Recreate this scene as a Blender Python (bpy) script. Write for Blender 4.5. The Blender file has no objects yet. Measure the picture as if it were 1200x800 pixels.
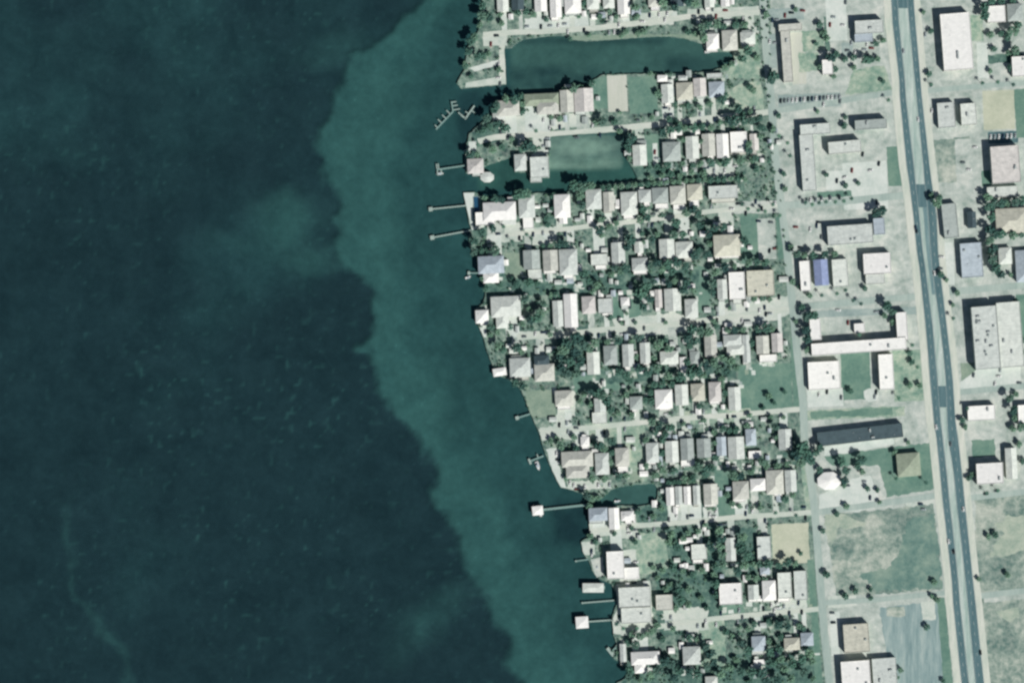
import bpy, bmesh, math, random
import numpy as np
from mathutils import Vector, Matrix
from mathutils.geometry import delaunay_2d_cdt

random.seed(7)
R = math.radians
S = 0.8                                   # metres per photo pixel
C = bpy.context.scene.collection
scn = bpy.context.scene

# ------------------------------------------------------------------ camera, sky, sun
H = 2600.0
cam_d = bpy.data.cameras.new("camera")
cam = bpy.data.objects.new("camera", cam_d); C.objects.link(cam)
cam.location = (0, 0, H)
cam.rotation_euler = (0, 0, 0)
cam_d.sensor_width = 36; cam_d.lens = 18 * H / (600 * S)
cam_d.clip_start = 10; cam_d.clip_end = 60000
scn.camera = cam

SUN_EL, SUN_AZ = 41.0, 137.0              # azimuth clockwise from the top of the photo
w = bpy.data.worlds.new("World"); scn.world = w; w.use_nodes = True
nt = w.node_tree
sky = nt.nodes.new("ShaderNodeTexSky"); sky.sky_type = 'NISHITA'; sky.sun_disc = False
sky.sun_elevation = R(SUN_EL); sky.sun_rotation = R(SUN_AZ)
bg = nt.nodes["Background"]; bg.inputs[1].default_value = 0.05
nt.links.new(sky.outputs[0], bg.inputs[0])
sl = bpy.data.lights.new("sun", 'SUN'); sl.energy = 5.0; sl.angle = R(0.5); sl.color = (1, 0.985, 0.955)
sun = bpy.data.objects.new("sun", sl); C.objects.link(sun)
sd = Vector((math.sin(R(SUN_AZ)) * math.cos(R(SUN_EL)), math.cos(R(SUN_AZ)) * math.cos(R(SUN_EL)), math.sin(R(SUN_EL))))
sun.rotation_euler = sd.to_track_quat('Z', 'Y').to_euler(); sun.location = sd * 3000
scn.view_settings.view_transform = 'Standard'; scn.view_settings.look = 'None'
scn.view_settings.exposure = 0.0; scn.view_settings.gamma = 1
scn.view_settings.use_curve_mapping = False
scn.render.engine = 'CYCLES'
scn.cycles.pixel_filter_type = 'BLACKMAN_HARRIS'
scn.cycles.filter_width = 2.6
scn.cycles.max_bounces = 4
scn.cycles.transparent_max_bounces = 6

# ------------------------------------------------------------------ helpers
KRGB = (1.03, 1.045, 1.07)                   # what a horizontal white sheet sends back under this light
def lin(c):
    c /= 255.0
    return c / 12.92 if c <= 0.04045 else ((c + 0.055) / 1.055) ** 2.4
def alb(r, g, b, k=1.0):
    return tuple(min(0.86, lin(v) * k / K) for v, K in zip((r, g, b), KRGB)) + (1.0,)
def P(x, y, z=0.0):
    return Vector(((x - 600) * S, (400 - y) * S, z))

def tag(o, label=None, cat=None, group=None, kind=None):
    if label: o['label'] = label
    if cat: o['category'] = cat
    if group: o['group'] = group
    if kind: o['kind'] = kind
    return o
def empty(name, loc=(0, 0, 0), rz=0.0):
    o = bpy.data.objects.new(name, None); C.objects.link(o)
    o.location = loc; o.rotation_euler = (0, 0, rz); o.empty_display_size = 0.5
    return o
def link(name, me, parent=None, loc=(0, 0, 0), rz=0.0, scale=None):
    o = bpy.data.objects.new(name, me); C.objects.link(o)
    if parent: o.parent = parent
    o.location = loc; o.rotation_euler = (0, 0, rz)
    if scale: o.scale = scale
    return o
def mesh(name, verts, faces, mats, fm=None, smooth=False):
    me = bpy.data.meshes.new(name); me.from_pydata([tuple(v) for v in verts], [], faces)
    for m in (mats if isinstance(mats, (list, tuple)) else [mats]): me.materials.append(m)
    if fm: me.polygons.foreach_set('material_index', fm)
    if smooth: me.polygons.foreach_set('use_smooth', [True] * len(faces))
    me.update(); return me
class MB:
    def __init__(s): s.v = []; s.f = []; s.m = []
    def add(s, vs, fs, m=0):
        n = len(s.v); s.v += [tuple(v) for v in vs]; s.f += [tuple(i + n for i in f) for f in fs]; s.m += [m] * len(fs)
    def box(s, x0, y0, z0, x1, y1, z1, m=0, top=True):
        vs = [(x0, y0, z0), (x1, y0, z0), (x1, y1, z0), (x0, y1, z0), (x0, y0, z1), (x1, y0, z1), (x1, y1, z1), (x0, y1, z1)]
        fs = [(0, 1, 5, 4), (1, 2, 6, 5), (2, 3, 7, 6), (3, 0, 4, 7), (3, 2, 1, 0)]
        if top: fs.append((4, 5, 6, 7))
        s.add(vs, fs, m)
    def tube(s, a, b, r0, r1, n=6, m=0, cap=True):
        a = Vector(a); b = Vector(b); q = (b - a).to_track_quat('Z', 'Y'); vs = []
        for p, r in ((a, r0), (b, r1)):
            for i in range(n):
                t = 2 * math.pi * i / n; vs.append(p + q @ Vector((math.cos(t) * r, math.sin(t) * r, 0)))
        fs = [(i, (i + 1) % n, n + (i + 1) % n, n + i) for i in range(n)]
        if cap: fs += [tuple(range(n, 2 * n))]
        s.add(vs, fs, m)
    def mesh(s, name, mats, smooth=False): return mesh(name, s.v, s.f, mats, s.m, smooth)

# ------------------------------------------------------------------ materials
def new_mat(name):
    m = bpy.data.materials.new(name); m.use_nodes = True
    return m, m.node_tree, m.node_tree.nodes["Principled BSDF"]
def noise(nt, vec, scale, detail=4, rough=0.6, dist=0.0):
    n = nt.nodes.new("ShaderNodeTexNoise"); n.inputs['Scale'].default_value = scale
    n.inputs['Detail'].default_value = detail; n.inputs['Roughness'].default_value = rough
    n.inputs['Distortion'].default_value = dist
    nt.links.new(vec, n.inputs['Vector']); return n.outputs['Fac']
def ramp(nt, fac, stops):
    r = nt.nodes.new("ShaderNodeValToRGB"); e = r.color_ramp.elements
    while len(e) < len(stops): e.new(0.5)
    for el, (p, c) in zip(e, stops): el.position = p; el.color = c
    nt.links.new(fac, r.inputs[0]); return r.outputs[0]
def mixc(nt, fac, a, b, blend='MIX'):
    n = nt.nodes.new("ShaderNodeMix"); n.data_type = 'RGBA'; n.blend_type = blend
    for sock, v in ((n.inputs[0], fac), (n.inputs[6], a), (n.inputs[7], b)):
        if isinstance(v, (int, float)): sock.default_value = v
        elif isinstance(v, tuple): sock.default_value = v
        else: nt.links.new(v, sock)
    return n.outputs[2]
def posvec(nt, sx=1, sy=1, sz=1, obj=False, rot=0):
    if obj:
        g = nt.nodes.new("ShaderNodeTexCoord"); o = g.outputs['Object']
    else:
        g = nt.nodes.new("ShaderNodeNewGeometry"); o = g.outputs['Position']
    mp = nt.nodes.new("ShaderNodeMapping"); mp.inputs['Scale'].default_value = (sx, sy, sz); mp.inputs['Rotation'].default_value = (0, 0, rot)
    nt.links.new(o, mp.inputs[0]); return mp.outputs[0]

def ground_mat(name, cols, scales=(0.06, 0.35), fine=0.12, rough=0.95, stretch=(1, 1), lo=0.35, hi=0.65, rot=0):
    """several real surface colours in patches at two sizes, with fine grain."""
    m, nt, b = new_mat(name); v = posvec(nt, stretch[0], stretch[1], 1, rot=rot)
    n1 = noise(nt, v, scales[0], 5, 0.65, 0.3)
    st = [(lo + (hi - lo) * i / (len(cols) - 1), c) for i, c in enumerate(cols)]
    c1 = ramp(nt, n1, st)
    n2 = noise(nt, v, scales[1], 3, 0.7)
    c2 = ramp(nt, n2, [(lo, cols[0]), (hi, cols[-1])])
    c = mixc(nt, 0.35, c1, c2)
    n3 = noise(nt, posvec(nt), 1.1, 3, 0.7)
    g = ramp(nt, n3, [(0.25, (1 - fine * 2.2,) * 3 + (1,)), (0.75, (1 + fine * 1.2,) * 3 + (1,))])
    c = mixc(nt, 1.0, c, g, 'MULTIPLY')
    nt.links.new(c, b.inputs['Base Color']); b.inputs['Roughness'].default_value = rough
    b.inputs['Specular IOR Level'].default_value = 0.15
    return m
def roof_mat(name, rgb, ribs=True, var=0.16):
    m, nt, b = new_mat(name); v = posvec(nt, obj=True)
    base = alb(*rgb)
    n1 = noise(nt, v, 0.22, 4, 0.65)
    n2 = noise(nt, posvec(nt, 0.25, 1.6, 1, obj=True), 0.9, 3, 0.6)
    var *= .5 if min(rgb) > 222 else 1
    f1 = ramp(nt, n1, [(0.3, (1 - var * 1.5, 1 - var * 1.4, 1 - var * 1.35, 1)), (0.6, (1, 1, 1, 1))])
    f2 = ramp(nt, n2, [(0.35, (1 - var, 1 - var, 1 - var, 1)), (0.62, (1.03, 1.03, 1.03, 1))])
    c = mixc(nt, 1.0, mixc(nt, 1.0, base, f1, 'MULTIPLY'), f2, 'MULTIPLY')
    oi = nt.nodes.new("ShaderNodeObjectInfo")
    rr = ramp(nt, oi.outputs['Random'], [(0, (0.9, 0.9, 0.91, 1)), (1, (1.06, 1.06, 1.05, 1))])
    c = mixc(nt, 1.0, c, rr, 'MULTIPLY')
    nt.links.new(c, b.inputs['Base Color']); b.inputs['Roughness'].default_value = 0.75
    b.inputs['Specular IOR Level'].default_value = 0.2
    return m
def plain(name, rgb, rough=0.7, metal=0.0):
    m, nt, b = new_mat(name); base = alb(*rgb); n = noise(nt, posvec(nt, obj=True), 1.3, 3, 0.6)
    f = ramp(nt, n, [(0.3, (0.8, 0.8, 0.8, 1)), (0.7, (1.05, 1.05, 1.05, 1))])
    nt.links.new(mixc(nt, 1.0, base, f, 'MULTIPLY'), b.inputs['Base Color'])
    b.inputs['Roughness'].default_value = rough; b.inputs['Metallic'].default_value = metal
    return m

M = {}
pale, pale2 = alb(196, 204, 193), alb(176, 190, 181)
green, dgreen = alb(104, 144, 126), alb(74, 116, 102)
M['yard'] = ground_mat('yard_ground', [alb(40, 74, 72), alb(70, 106, 97), alb(100, 134, 120), alb(140, 164, 149), alb(196, 202, 190)], (0.11, 0.3), 0.16, lo=0.34, hi=0.7)
M['lawn'] = ground_mat('lawn_grass', [alb(84, 120, 109), alb(102, 135, 122), alb(122, 150, 134)], (0.05, 0.3), 0.1)
M['darklawn'] = ground_mat('shrubby_grass', [alb(42, 76, 74), alb(66, 100, 94), alb(92, 124, 113), alb(124, 150, 136)], (0.11, 0.3), 0.14)
M['rough'] = ground_mat('rough_grass_lot', [alb(100, 138, 124), alb(132, 160, 143), alb(160, 180, 162), alb(186, 195, 177)], (0.07, 0.25), 0.14, lo=.38, hi=.63)
M['vacant'] = ground_mat('vacant_lot_ground', [alb(92, 120, 113), alb(114, 138, 129), alb(140, 158, 147), alb(170, 181, 169), alb(190, 196, 184)], (0.04, 0.2), 0.14, lo=0.39, hi=0.62)
M['vacsand'] = ground_mat('worn_sandy_soil', [alb(134, 156, 142), alb(164, 178, 162), alb(188, 194, 178)], (0.06, 0.2), 0.12, lo=.34, hi=.66)
M['olive2'] = ground_mat('weedy_grass', [alb(84, 118, 112), alb(100, 132, 124), alb(122, 148, 136), alb(142, 162, 148)], (0.05, 0.2), 0.12, lo=.34, hi=.66)
M['olive'] = ground_mat('dry_grass', [alb(112, 136, 122), alb(132, 152, 136), alb(152, 168, 150)], (0.08, 0.5), 0.1)
M['dirt'] = ground_mat('tan_dirt', [alb(168, 176, 156), alb(184, 189, 168), alb(194, 197, 178)], (0.05, 0.3), 0.06)
M['sand'] = ground_mat('pale_sand', [alb(168, 184, 174), alb(192, 201, 191), alb(206, 210, 202)], (0.06, 0.4), 0.07)
M['concrete'] = ground_mat('pale_concrete', [alb(180, 193, 186), alb(198, 207, 200), alb(213, 218, 212)], (0.05, 0.4), 0.06)
M['pad'] = ground_mat('tan_concrete_pad', [alb(180, 186, 174), alb(190, 194, 182), alb(198, 200, 190)], (0.05, 0.3), 0.05, stretch=(2, .4))
M['lot'] = ground_mat('worn_parking_asphalt', [alb(140, 158, 150), alb(164, 176, 169), alb(178, 189, 182), alb(190, 198, 191), alb(206, 210, 202)], (0.05, 0.2), 0.12, lo=.37, hi=.64)
M['greylot'] = ground_mat('grey_asphalt', [alb(128, 148, 146), alb(148, 166, 162), alb(168, 182, 176)], (0.05, 0.3), 0.08)
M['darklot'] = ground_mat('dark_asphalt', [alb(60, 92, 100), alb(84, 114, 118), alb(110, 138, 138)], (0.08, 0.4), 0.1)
M['street'] = ground_mat('street_concrete', [alb(176, 190, 179), alb(192, 200, 189), alb(206, 209, 200)], (0.05, 0.3), 0.07, stretch=(0.4, 1.6))
M['road'] = ground_mat('grey_road_asphalt', [alb(144, 163, 157), alb(158, 175, 168), alb(172, 186, 178)], (0.05, 0.3), 0.06, stretch=(1.6, .3), rot=-R(7))
M['highway'] = ground_mat('highway_asphalt', [alb(70, 100, 105), alb(84, 113, 118), alb(100, 127, 131)], (0.12, 0.5), 0.06, stretch=(2.4, .12), rot=-R(6))
M['shoulder'] = ground_mat('highway_shoulder', [alb(178, 190, 178), alb(196, 202, 190), alb(208, 210, 200)], (0.1, 0.4), 0.06, stretch=(1.8, .25), rot=-R(6))
M['median'] = ground_mat('highway_median', [alb(140, 166, 158), alb(168, 186, 178), alb(194, 204, 198)], (0.1, 0.4), 0.08, stretch=(2, .15), rot=-R(6))
M['turn'] = ground_mat('turn_lane_asphalt', [alb(96, 126, 130), alb(112, 140, 142), alb(132, 156, 156)], (0.1, 0.5), 0.06, stretch=(2, .15), rot=-R(6))
M['striplot'] = ground_mat('cracked_parking_asphalt', [alb(106, 134, 136), alb(128, 152, 152), alb(148, 168, 166), alb(172, 186, 180)], (0.1, 0.3), 0.08, stretch=(1.6, .2), lo=.34, hi=.7)
M['mark'] = plain('road_marking_paint', (222, 224, 218), 0.6)
M['mud'] = ground_mat('shallow_mud', [alb(60, 100, 92), alb(96, 130, 116), alb(128, 156, 138), alb(140, 164, 146)], (0.06, 0.2), 0.08, stretch=(0.35, 1.2))
M['seawall'] = plain('seawall_concrete', (150, 165, 158), 0.9)

ROOFC = {'w': ('white', (234, 234, 230)), 'c': ('cream', (213, 219, 212)), 't': ('tan', (200, 202, 193)), 'y': ('yellow tan', (202, 202, 187)),
         'p': ('pinkish', (208, 205, 201)), 'b': ('blue grey', (180, 192, 200)), 'g': ('grey', (170, 180, 176)), 'd': ('dark slate', (74, 92, 98)),
         'B': ('bright blue', (150, 164, 200)), 's': ('silver grey', (202, 209, 204)), 'o': ('olive tan', (158, 170, 150))}
for k, (n, rgb) in ROOFC.items(): M['roof_' + k] = roof_mat('roof_' + n.replace(' ', '_'), rgb)
M['wall'] = plain('stucco_wall', (196, 198, 186), 0.9)
M['wall2'] = plain('painted_block_wall', (170, 184, 178), 0.9)
M['glass'] = plain('window_glass', (40, 60, 68), 0.15)
M['door'] = plain('door_paint', (96, 112, 112), 0.6)
M['metal'] = plain('rooftop_metal', (190, 196, 194), 0.6)
M['dmetal'] = plain('dark_rooftop_unit', (128, 144, 144), 0.6)
M['wood'] = plain('weathered_dock_wood', (128, 158, 152), 0.9)
M['palewood'] = plain('pale_dock_boards', (160, 178, 170), 0.9)
M['rubber'] = plain('tyre_rubber', (26, 34, 36), 0.9)
M['bark'] = plain('tree_bark', (84, 96, 84), 0.95)
M['whiteboat'] = plain('white_gelcoat', (226, 228, 226), 0.3)

def leaf_mat(name, a, b_):
    m, nt, b = new_mat(name)
    oi = nt.nodes.new("ShaderNodeObjectInfo"); n = noise(nt, posvec(nt), 0.5, 3, 0.7)
    c = ramp(nt, n, [(0.3, alb(*a)), (0.7, alb(*b_))])
    rr = ramp(nt, oi.outputs['Random'], [(0, (0.6, 0.66, 0.72, 1)), (1, (1.45, 1.4, 1.2, 1))])
    nt.links.new(mixc(nt, 1.0, c, rr, 'MULTIPLY'), b.inputs['Base Color'])
    b.inputs['Roughness'].default_value = 0.8; b.inputs['Specular IOR Level'].default_value = 0.2
    return m
M['leaf'] = leaf_mat('broadleaf_foliage', (66, 102, 93), (112, 144, 127))
M['leaf_d'] = leaf_mat('dark_foliage', (50, 86, 83), (82, 118, 107))
M['frond'] = leaf_mat('palm_frond', (44, 82, 76), (84, 122, 106))

# water: clear absorbing sheet over a real bottom
m, nt, b = new_mat('bay_water'); nt.nodes.remove(b); out = nt.nodes['Material Output']
tr = nt.nodes.new("ShaderNodeBsdfTransparent"); tr.inputs[0].default_value = (0.86, 0.95, 0.95, 1)
gl = nt.nodes.new("ShaderNodeBsdfGlossy"); gl.inputs['Roughness'].default_value = 0.18
lw = nt.nodes.new("ShaderNodeLayerWeight"); pw = nt.nodes.new("ShaderNodeMath"); pw.operation = 'POWER'; pw.inputs[1].default_value = 5
nt.links.new(lw.outputs['Facing'], pw.inputs[0])
fr = nt.nodes.new("ShaderNodeMath"); fr.operation = 'MULTIPLY_ADD'; fr.inputs[1].default_value = .98; fr.inputs[2].default_value = .02; nt.links.new(pw.outputs[0], fr.inputs[0])
bp = nt.nodes.new("ShaderNodeBump"); bp.inputs['Strength'].default_value = 0.05; bp.inputs['Distance'].default_value = 0.25
nt.links.new(noise(nt, posvec(nt, 1, 1.6, 1), 0.35, 4, 0.6), bp.inputs['Height'])
nt.links.new(bp.outputs[0], gl.inputs['Normal'])
mx = nt.nodes.new("ShaderNodeMixShader")
nt.links.new(fr.outputs[0], mx.inputs[0]); nt.links.new(tr.outputs[0], mx.inputs[1]); nt.links.new(gl.outputs[0], mx.inputs[2])
nt.links.new(mx.outputs[0], out.inputs[0]); M['water'] = m
# bottom colour comes from the 'bottom' attribute: seagrass, mud or sand where it lies
m, nt, b = new_mat('bay_bottom')
at = nt.nodes.new("ShaderNodeAttribute"); at.attribute_name = 'bottom'
n1 = noise(nt, posvec(nt), 0.035, 6, 0.7, 0.4); f1 = ramp(nt, n1, [(0.3, (0.76, 0.78, 0.8, 1)), (0.7, (1.24, 1.2, 1.18, 1))])
n2 = noise(nt, posvec(nt), 0.16, 3, 0.6); f2 = ramp(nt, n2, [(0.35, (0.93, 0.93, 0.93, 1)), (0.68, (1.08, 1.08, 1.08, 1)), (0.76, (1.4, 1.36, 1.34, 1))])
c = mixc(nt, 1.0, mixc(nt, 1.0, at.outputs[0], f1, 'MULTIPLY'), f2, 'MULTIPLY')
nt.links.new(c, b.inputs['Base Color']); b.inputs['Roughness'].default_value = 1; b.inputs['Specular IOR Level'].default_value = 0
M['bottom'] = m

# ------------------------------------------------------------------ land outline (photo pixels), canals cut in from the bay
coast = [(560, -700), (566, -300), (562, -80), (564, -10), (565, 12), (563, 28), (560, 38), (553, 46), (548, 56), (546, 70), (544, 82), (539, 90), (535, 98), (541, 104), (560, 102),
         (593, 99), (592.5, 80), (591, 57), (599, 57), (606, 51), (614, 46.5), (628, 44.5), (645, 42.5), (662, 42), (668, 47), (690, 48.5), (712, 47), (735, 45.5), (757, 43.5), (784, 43), (800, 45), (812, 48), (824, 52), (826, 59), (843, 61), (866, 61),
         (878, 61), (876, 67), (862, 73), (846, 80), (828, 84), (806, 86), (768, 86.5), (730, 87), (705, 88), (694, 95), (690, 101), (672, 106), (652, 108), (612, 111.5), (607, 116), (590, 119),
         (580, 128), (570, 140), (558, 149), (550, 157), (546, 172), (545, 186), (546, 203), (556, 203), (570, 194), (588, 188), (600, 184), (604, 202), (617, 202), (620, 209), (644, 209), (644, 190), (643, 166),
         (645, 160), (670, 158), (726, 155), (733, 160), (735, 172), (734, 186), (741, 197), (752, 200), (760, 205), (744, 212), (700, 217), (672, 218), (664, 226), (640, 226), (608, 227), (590, 234), (572, 233), (562, 229),
         (556, 225), (543, 226), (546, 242), (550, 262), (553, 270), (549, 278), (551, 292), (558, 300), (560, 316), (567, 330), (569, 344), (566, 356), (557, 362), (560, 380), (566, 394), (571, 412), (577, 428), (586, 440), (598, 446), (607, 452), (613, 462),
         (618, 476), (624, 490), (628, 498), (634, 514), (639, 532), (648, 553), (657, 571), (672, 574), (688, 581), (694, 585), (706, 583), (716, 574), (724, 571), (742, 568), (766, 566), (771, 572), (770, 584), (764, 590), (748, 593), (730, 592), (712, 593),
         (690, 594), (690, 612), (691, 628), (681, 634), (683, 648), (690, 656), (694, 668), (700, 677), (716, 684), (722, 694), (723, 706), (717, 724), (719, 744), (723, 754), (717, 762), (719, 772), (736, 778), (738, 792), (722, 800),
         (730, 830), (760, 900), (800, 1050), (900, 1400)]
far = 7000
land = coast + [(far, 1400), (far, -700)]
def jitter_poly(pts, step, amp, seed=0, is_open=False):
    rnd = random.Random(seed); out = []
    n = len(pts)
    for i in range(n - (1 if is_open else 0)):
        a = pts[i]; b = pts[(i + 1) % n]; d = math.hypot(b[0] - a[0], b[1] - a[1]); k = max(1, int(d / step))
        for j in range(k):
            t = j / k
            out.append((a[0] + (b[0] - a[0]) * t + rnd.uniform(-amp, amp), a[1] + (b[1] - a[1]) * t + rnd.uniform(-amp, amp)))
    return out
land_j = jitter_poly(coast, 3, 0.45, 3, True) + [(900, 1400), (1500, far), (far, far), (far, -far), (560, -far)]
def poly_mesh(name, pts, z, mat, depth=0.0, wallmat=None):
    ring_ = [P(x, y, z) for x, y in pts]; n0 = len(pts)
    cv, _, tris, *_ = delaunay_2d_cdt([v.to_2d() for v in ring_], [(i, (i + 1) % n0) for i in range(n0)], [], 1, 1e-4)
    vs = [Vector((v.x, v.y, z)) for v in cv]; fs = []
    for t in tris:
        a, b_, c_ = (vs[i] for i in t[:3])
        fs.append(tuple(t) if (b_ - a).cross(c_ - a).z > 0 else tuple(t)[::-1])
    fm = [0] * len(fs); n = len(vs); mats = [mat]
    if depth:
        nb = len(vs); n = n0; vs = vs + ring_ + [Vector((v.x, v.y, z - depth)) for v in ring_]
        area = sum(ring_[i].x * ring_[(i + 1) % n].y - ring_[(i + 1) % n].x * ring_[i].y for i in range(n))
        for i in range(n):
            j = (i + 1) % n; q = (nb + i, nb + n + i, nb + n + j, nb + j)
            fs.append(q if area > 0 else q[::-1]); fm.append(1)
        mats = [mat, wallmat or mat]
    return mesh(name, vs, fs, mats, fm)
tag(link('ground', poly_mesh('ground', land_j, 0.0, M['yard'], 4.5, M['seawall'])), kind='structure')
tag(link('water', mesh('water', [(-6000, -6000, -1.1), (6000, -6000, -1.1), (6000, 6000, -1.1), (-6000, 6000, -1.1)], [(0, 1, 2, 3)], M['water'])), kind='structure')

# ------------------------------------------------------------------ sea bottom
def vnoise(x, y, s, seed):
    rs = np.random.RandomState(seed); T = rs.rand(256, 256)
    x = x / s + 1000; y = y / s + 1000; xi = np.floor(x).astype(int); yi = np.floor(y).astype(int); fx = x - xi; fy = y - yi
    fx = fx * fx * (3 - 2 * fx); fy = fy * fy * (3 - 2 * fy)
    g = lambda a, b: T[a % 256, b % 256]
    return (g(xi, yi) * (1 - fx) + g(xi + 1, yi) * fx) * (1 - fy) + (g(xi, yi + 1) * (1 - fx) + g(xi + 1, yi + 1) * fx) * fy
def fbm(x, y, s, seed, o=4):
    r = 0; a = 1; t = 0
    for i in range(o): r = r + a * vnoise(x, y, s / 2 ** i, seed + i); t += a; a *= 0.55
    return r / t
gx = np.concatenate([[-7000, -3000, -1200, -600, -300], np.arange(-120, 790, 3.0), [900, 2000, 7000]])
gy = np.concatenate([[-7000, -3000, -1200, -500, -200], np.arange(-80, 890, 3.0), [1000, 1300, 2000, 4000, 7500]])
X, Y = np.meshgrid(gx, gy)
wx = X + (fbm(X, Y, 46, 11, 5) - .5) * 70; wy = Y + (fbm(X, Y, 46, 21, 5) - .5) * 60
sm = lambda t: np.clip(t, 0, 1) ** 2 * (3 - 2 * np.clip(t, 0, 1))
by = [-7000, -80, 0, 30, 62, 92, 118, 150, 185, 220, 255, 300, 322, 345, 372, 410, 448, 482, 515, 552, 595, 632, 668, 712, 760, 800, 900, 7500]
bx = [560, 560, 496, 470, 416, 408, 384, 368, 376, 386, 396, 388, 410, 430, 438, 430, 438, 456, 488, 512, 514, 535, 550, 572, 592, 612, 660, 900]
edge = np.interp(Y, by, bx)
near = np.interp(Y, [-80, 0, 60, 120, 200, 300, 400, 480, 560, 640, 720, 800, 900], [560, 520, 480, 466, 458, 462, 486, 520, 548, 590, 630, 672, 730])
xs = X + (fbm(X, Y, 34, 31, 5) - .5) * 52
shoal = sm((xs - edge) / (10 + 14 * fbm(X, Y, 60, 33)) + 0.5)
nearm = sm((wx - near) / 45 + 0.3)
mid = sm(0.5 + (fbm(X, Y, 150, 51, 4) - .5) * 2.2 - .12 + (330 - Y) / 800 - np.abs(X - 250) / 480)
def blob(cx, cy, rx, ry, k=1.0): return k * np.exp(-(((wx - cx) / rx) ** 2 + ((wy - cy) / ry) ** 2) ** 1.5)
pat = blob(345, 250, 40, 26, .8) + blob(330, 290, 60, 22, .35) + blob(380, 300, 40, 16, .4) + blob(505, 720, 26, 34, .45) + blob(525, 680, 20, 14, .3) + blob(400, 60, 50, 24, .3) + blob(470, 740, 30, 40, .25)
sx = np.interp(Y, [600, 640, 690, 740, 800], [84, 88, 98, 118, 150])
pat = pat + np.exp(-((wx - sx) / 7) ** 2) * sm((Y - 560) / 90) * .32 * fbm(X, Y, 25, 61) * 2
spk = np.clip((vnoise(X, Y, 5.5, 71) - .8) / .16, 0, 1) * np.clip(fbm(X, Y, 90, 72) * 2.4 - .7, 0, 1) * .42
col = lambda *a: np.array(alb(*a)[:3])
BK = np.array([1.1, 1.0, 1.02])                                   # what the water above takes away
deep, midc, sh, nr = col(31, 53, 58) * BK, col(38, 67, 70) * BK, col(52, 90, 88) * BK, col(43, 77, 77) * BK
mixa = lambda a, b, t: a + (b - a) * t[..., None]
c0 = mixa(np.broadcast_to(deep, X.shape + (3,)), np.broadcast_to(midc, X.shape + (3,)), np.clip(mid, 0, 1))
c0 = mixa(c0, sh, np.clip(pat * (1 - shoal), 0, 1)); c0 = mixa(c0, sh * 1.15, np.clip(spk * (1 - shoal) * 1.0, 0, 1))
c0 = mixa(c0, mixa(np.broadcast_to(sh, X.shape + (3,)), nr, nearm), shoal)
# canals and darker weed beds by the shore
can = col(61, 94, 89) * BK; weed = col(30, 56, 60) * BK
def inp(x0, x1, y0, y1, f=8): return sm((X - x0) / f + .5) * sm((x1 - X) / f + .5) * sm((Y - y0) / f + .5) * sm((y1 - Y) / f + .5)
c0 = mixa(c0, can, inp(598, 2000, 30, 108)); c0 = mixa(c0, weed, inp(780, 880, 66, 90, 14) * .6 + inp(600, 780, 44, 52, 8) * .5); c0 = mixa(c0, col(52, 88, 82) * BK, inp(560, 800, 186, 222)); c0 = mixa(c0, can, inp(700, 800, 560, 600))
c0 = mixa(c0, weed, np.clip(inp(648, 692, 586, 638, 16) * 1.0 * np.clip(fbm(X, Y, 18, 83) * 1.6 + .1, 0, 1) + inp(536, 562, 106, 172, 14) * .75 + inp(520, 560, 236, 262, 12) * .35 + inp(560, 620, 112, 130, 10) * .5, 0, 1))
c0 = mixa(c0, weed, inp(596, 700, 78, 108, 16) * .8 * np.clip(fbm(X, Y, 20, 81) * 1.8 - .3, 0, 1))
c0 = c0 * (0.9 + 0.2 * fbm(X, Y, 60, 91))[..., None]
# brownish shallow flat in the middle canal
mudm = inp(640, 730, 158, 198, 9) * np.clip(.15 + 1.1 * fbm(X * .35, Y * 1.3, 16, 95), 0, 1)
c0 = mixa(c0, col(136, 156, 142) * 1.1, np.clip(mudm * 1.05 - .1, 0, .85))
Z = -3.6 + 1.9 * shoal + .5 * pat - (fbm(X, Y, 40, 99) - .5) * .6
vv = np.stack([(X - 600) * S, (400 - Y) * S, Z], -1).reshape(-1, 3)
ny, nx = X.shape; idx = np.arange(ny * nx).reshape(ny, nx)
ff = np.stack([idx[1:, :-1], idx[1:, 1:], idx[:-1, 1:], idx[:-1, :-1]], -1).reshape(-1, 4)
me = bpy.data.meshes.new('seabed'); me.from_pydata(vv.tolist(), [], ff.tolist()); me.materials.append(M['bottom'])
at = me.attributes.new('bottom', 'FLOAT_COLOR', 'POINT')
at.data.foreach_set('color', np.concatenate([np.clip(c0, 0, 1).reshape(-1, 3), np.ones((ny * nx, 1))], 1).astype(np.float32).ravel())
me.polygons.foreach_set('use_smooth', [True] * len(ff)); me.update()
tag(link('seabed', me), kind='structure')

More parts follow.
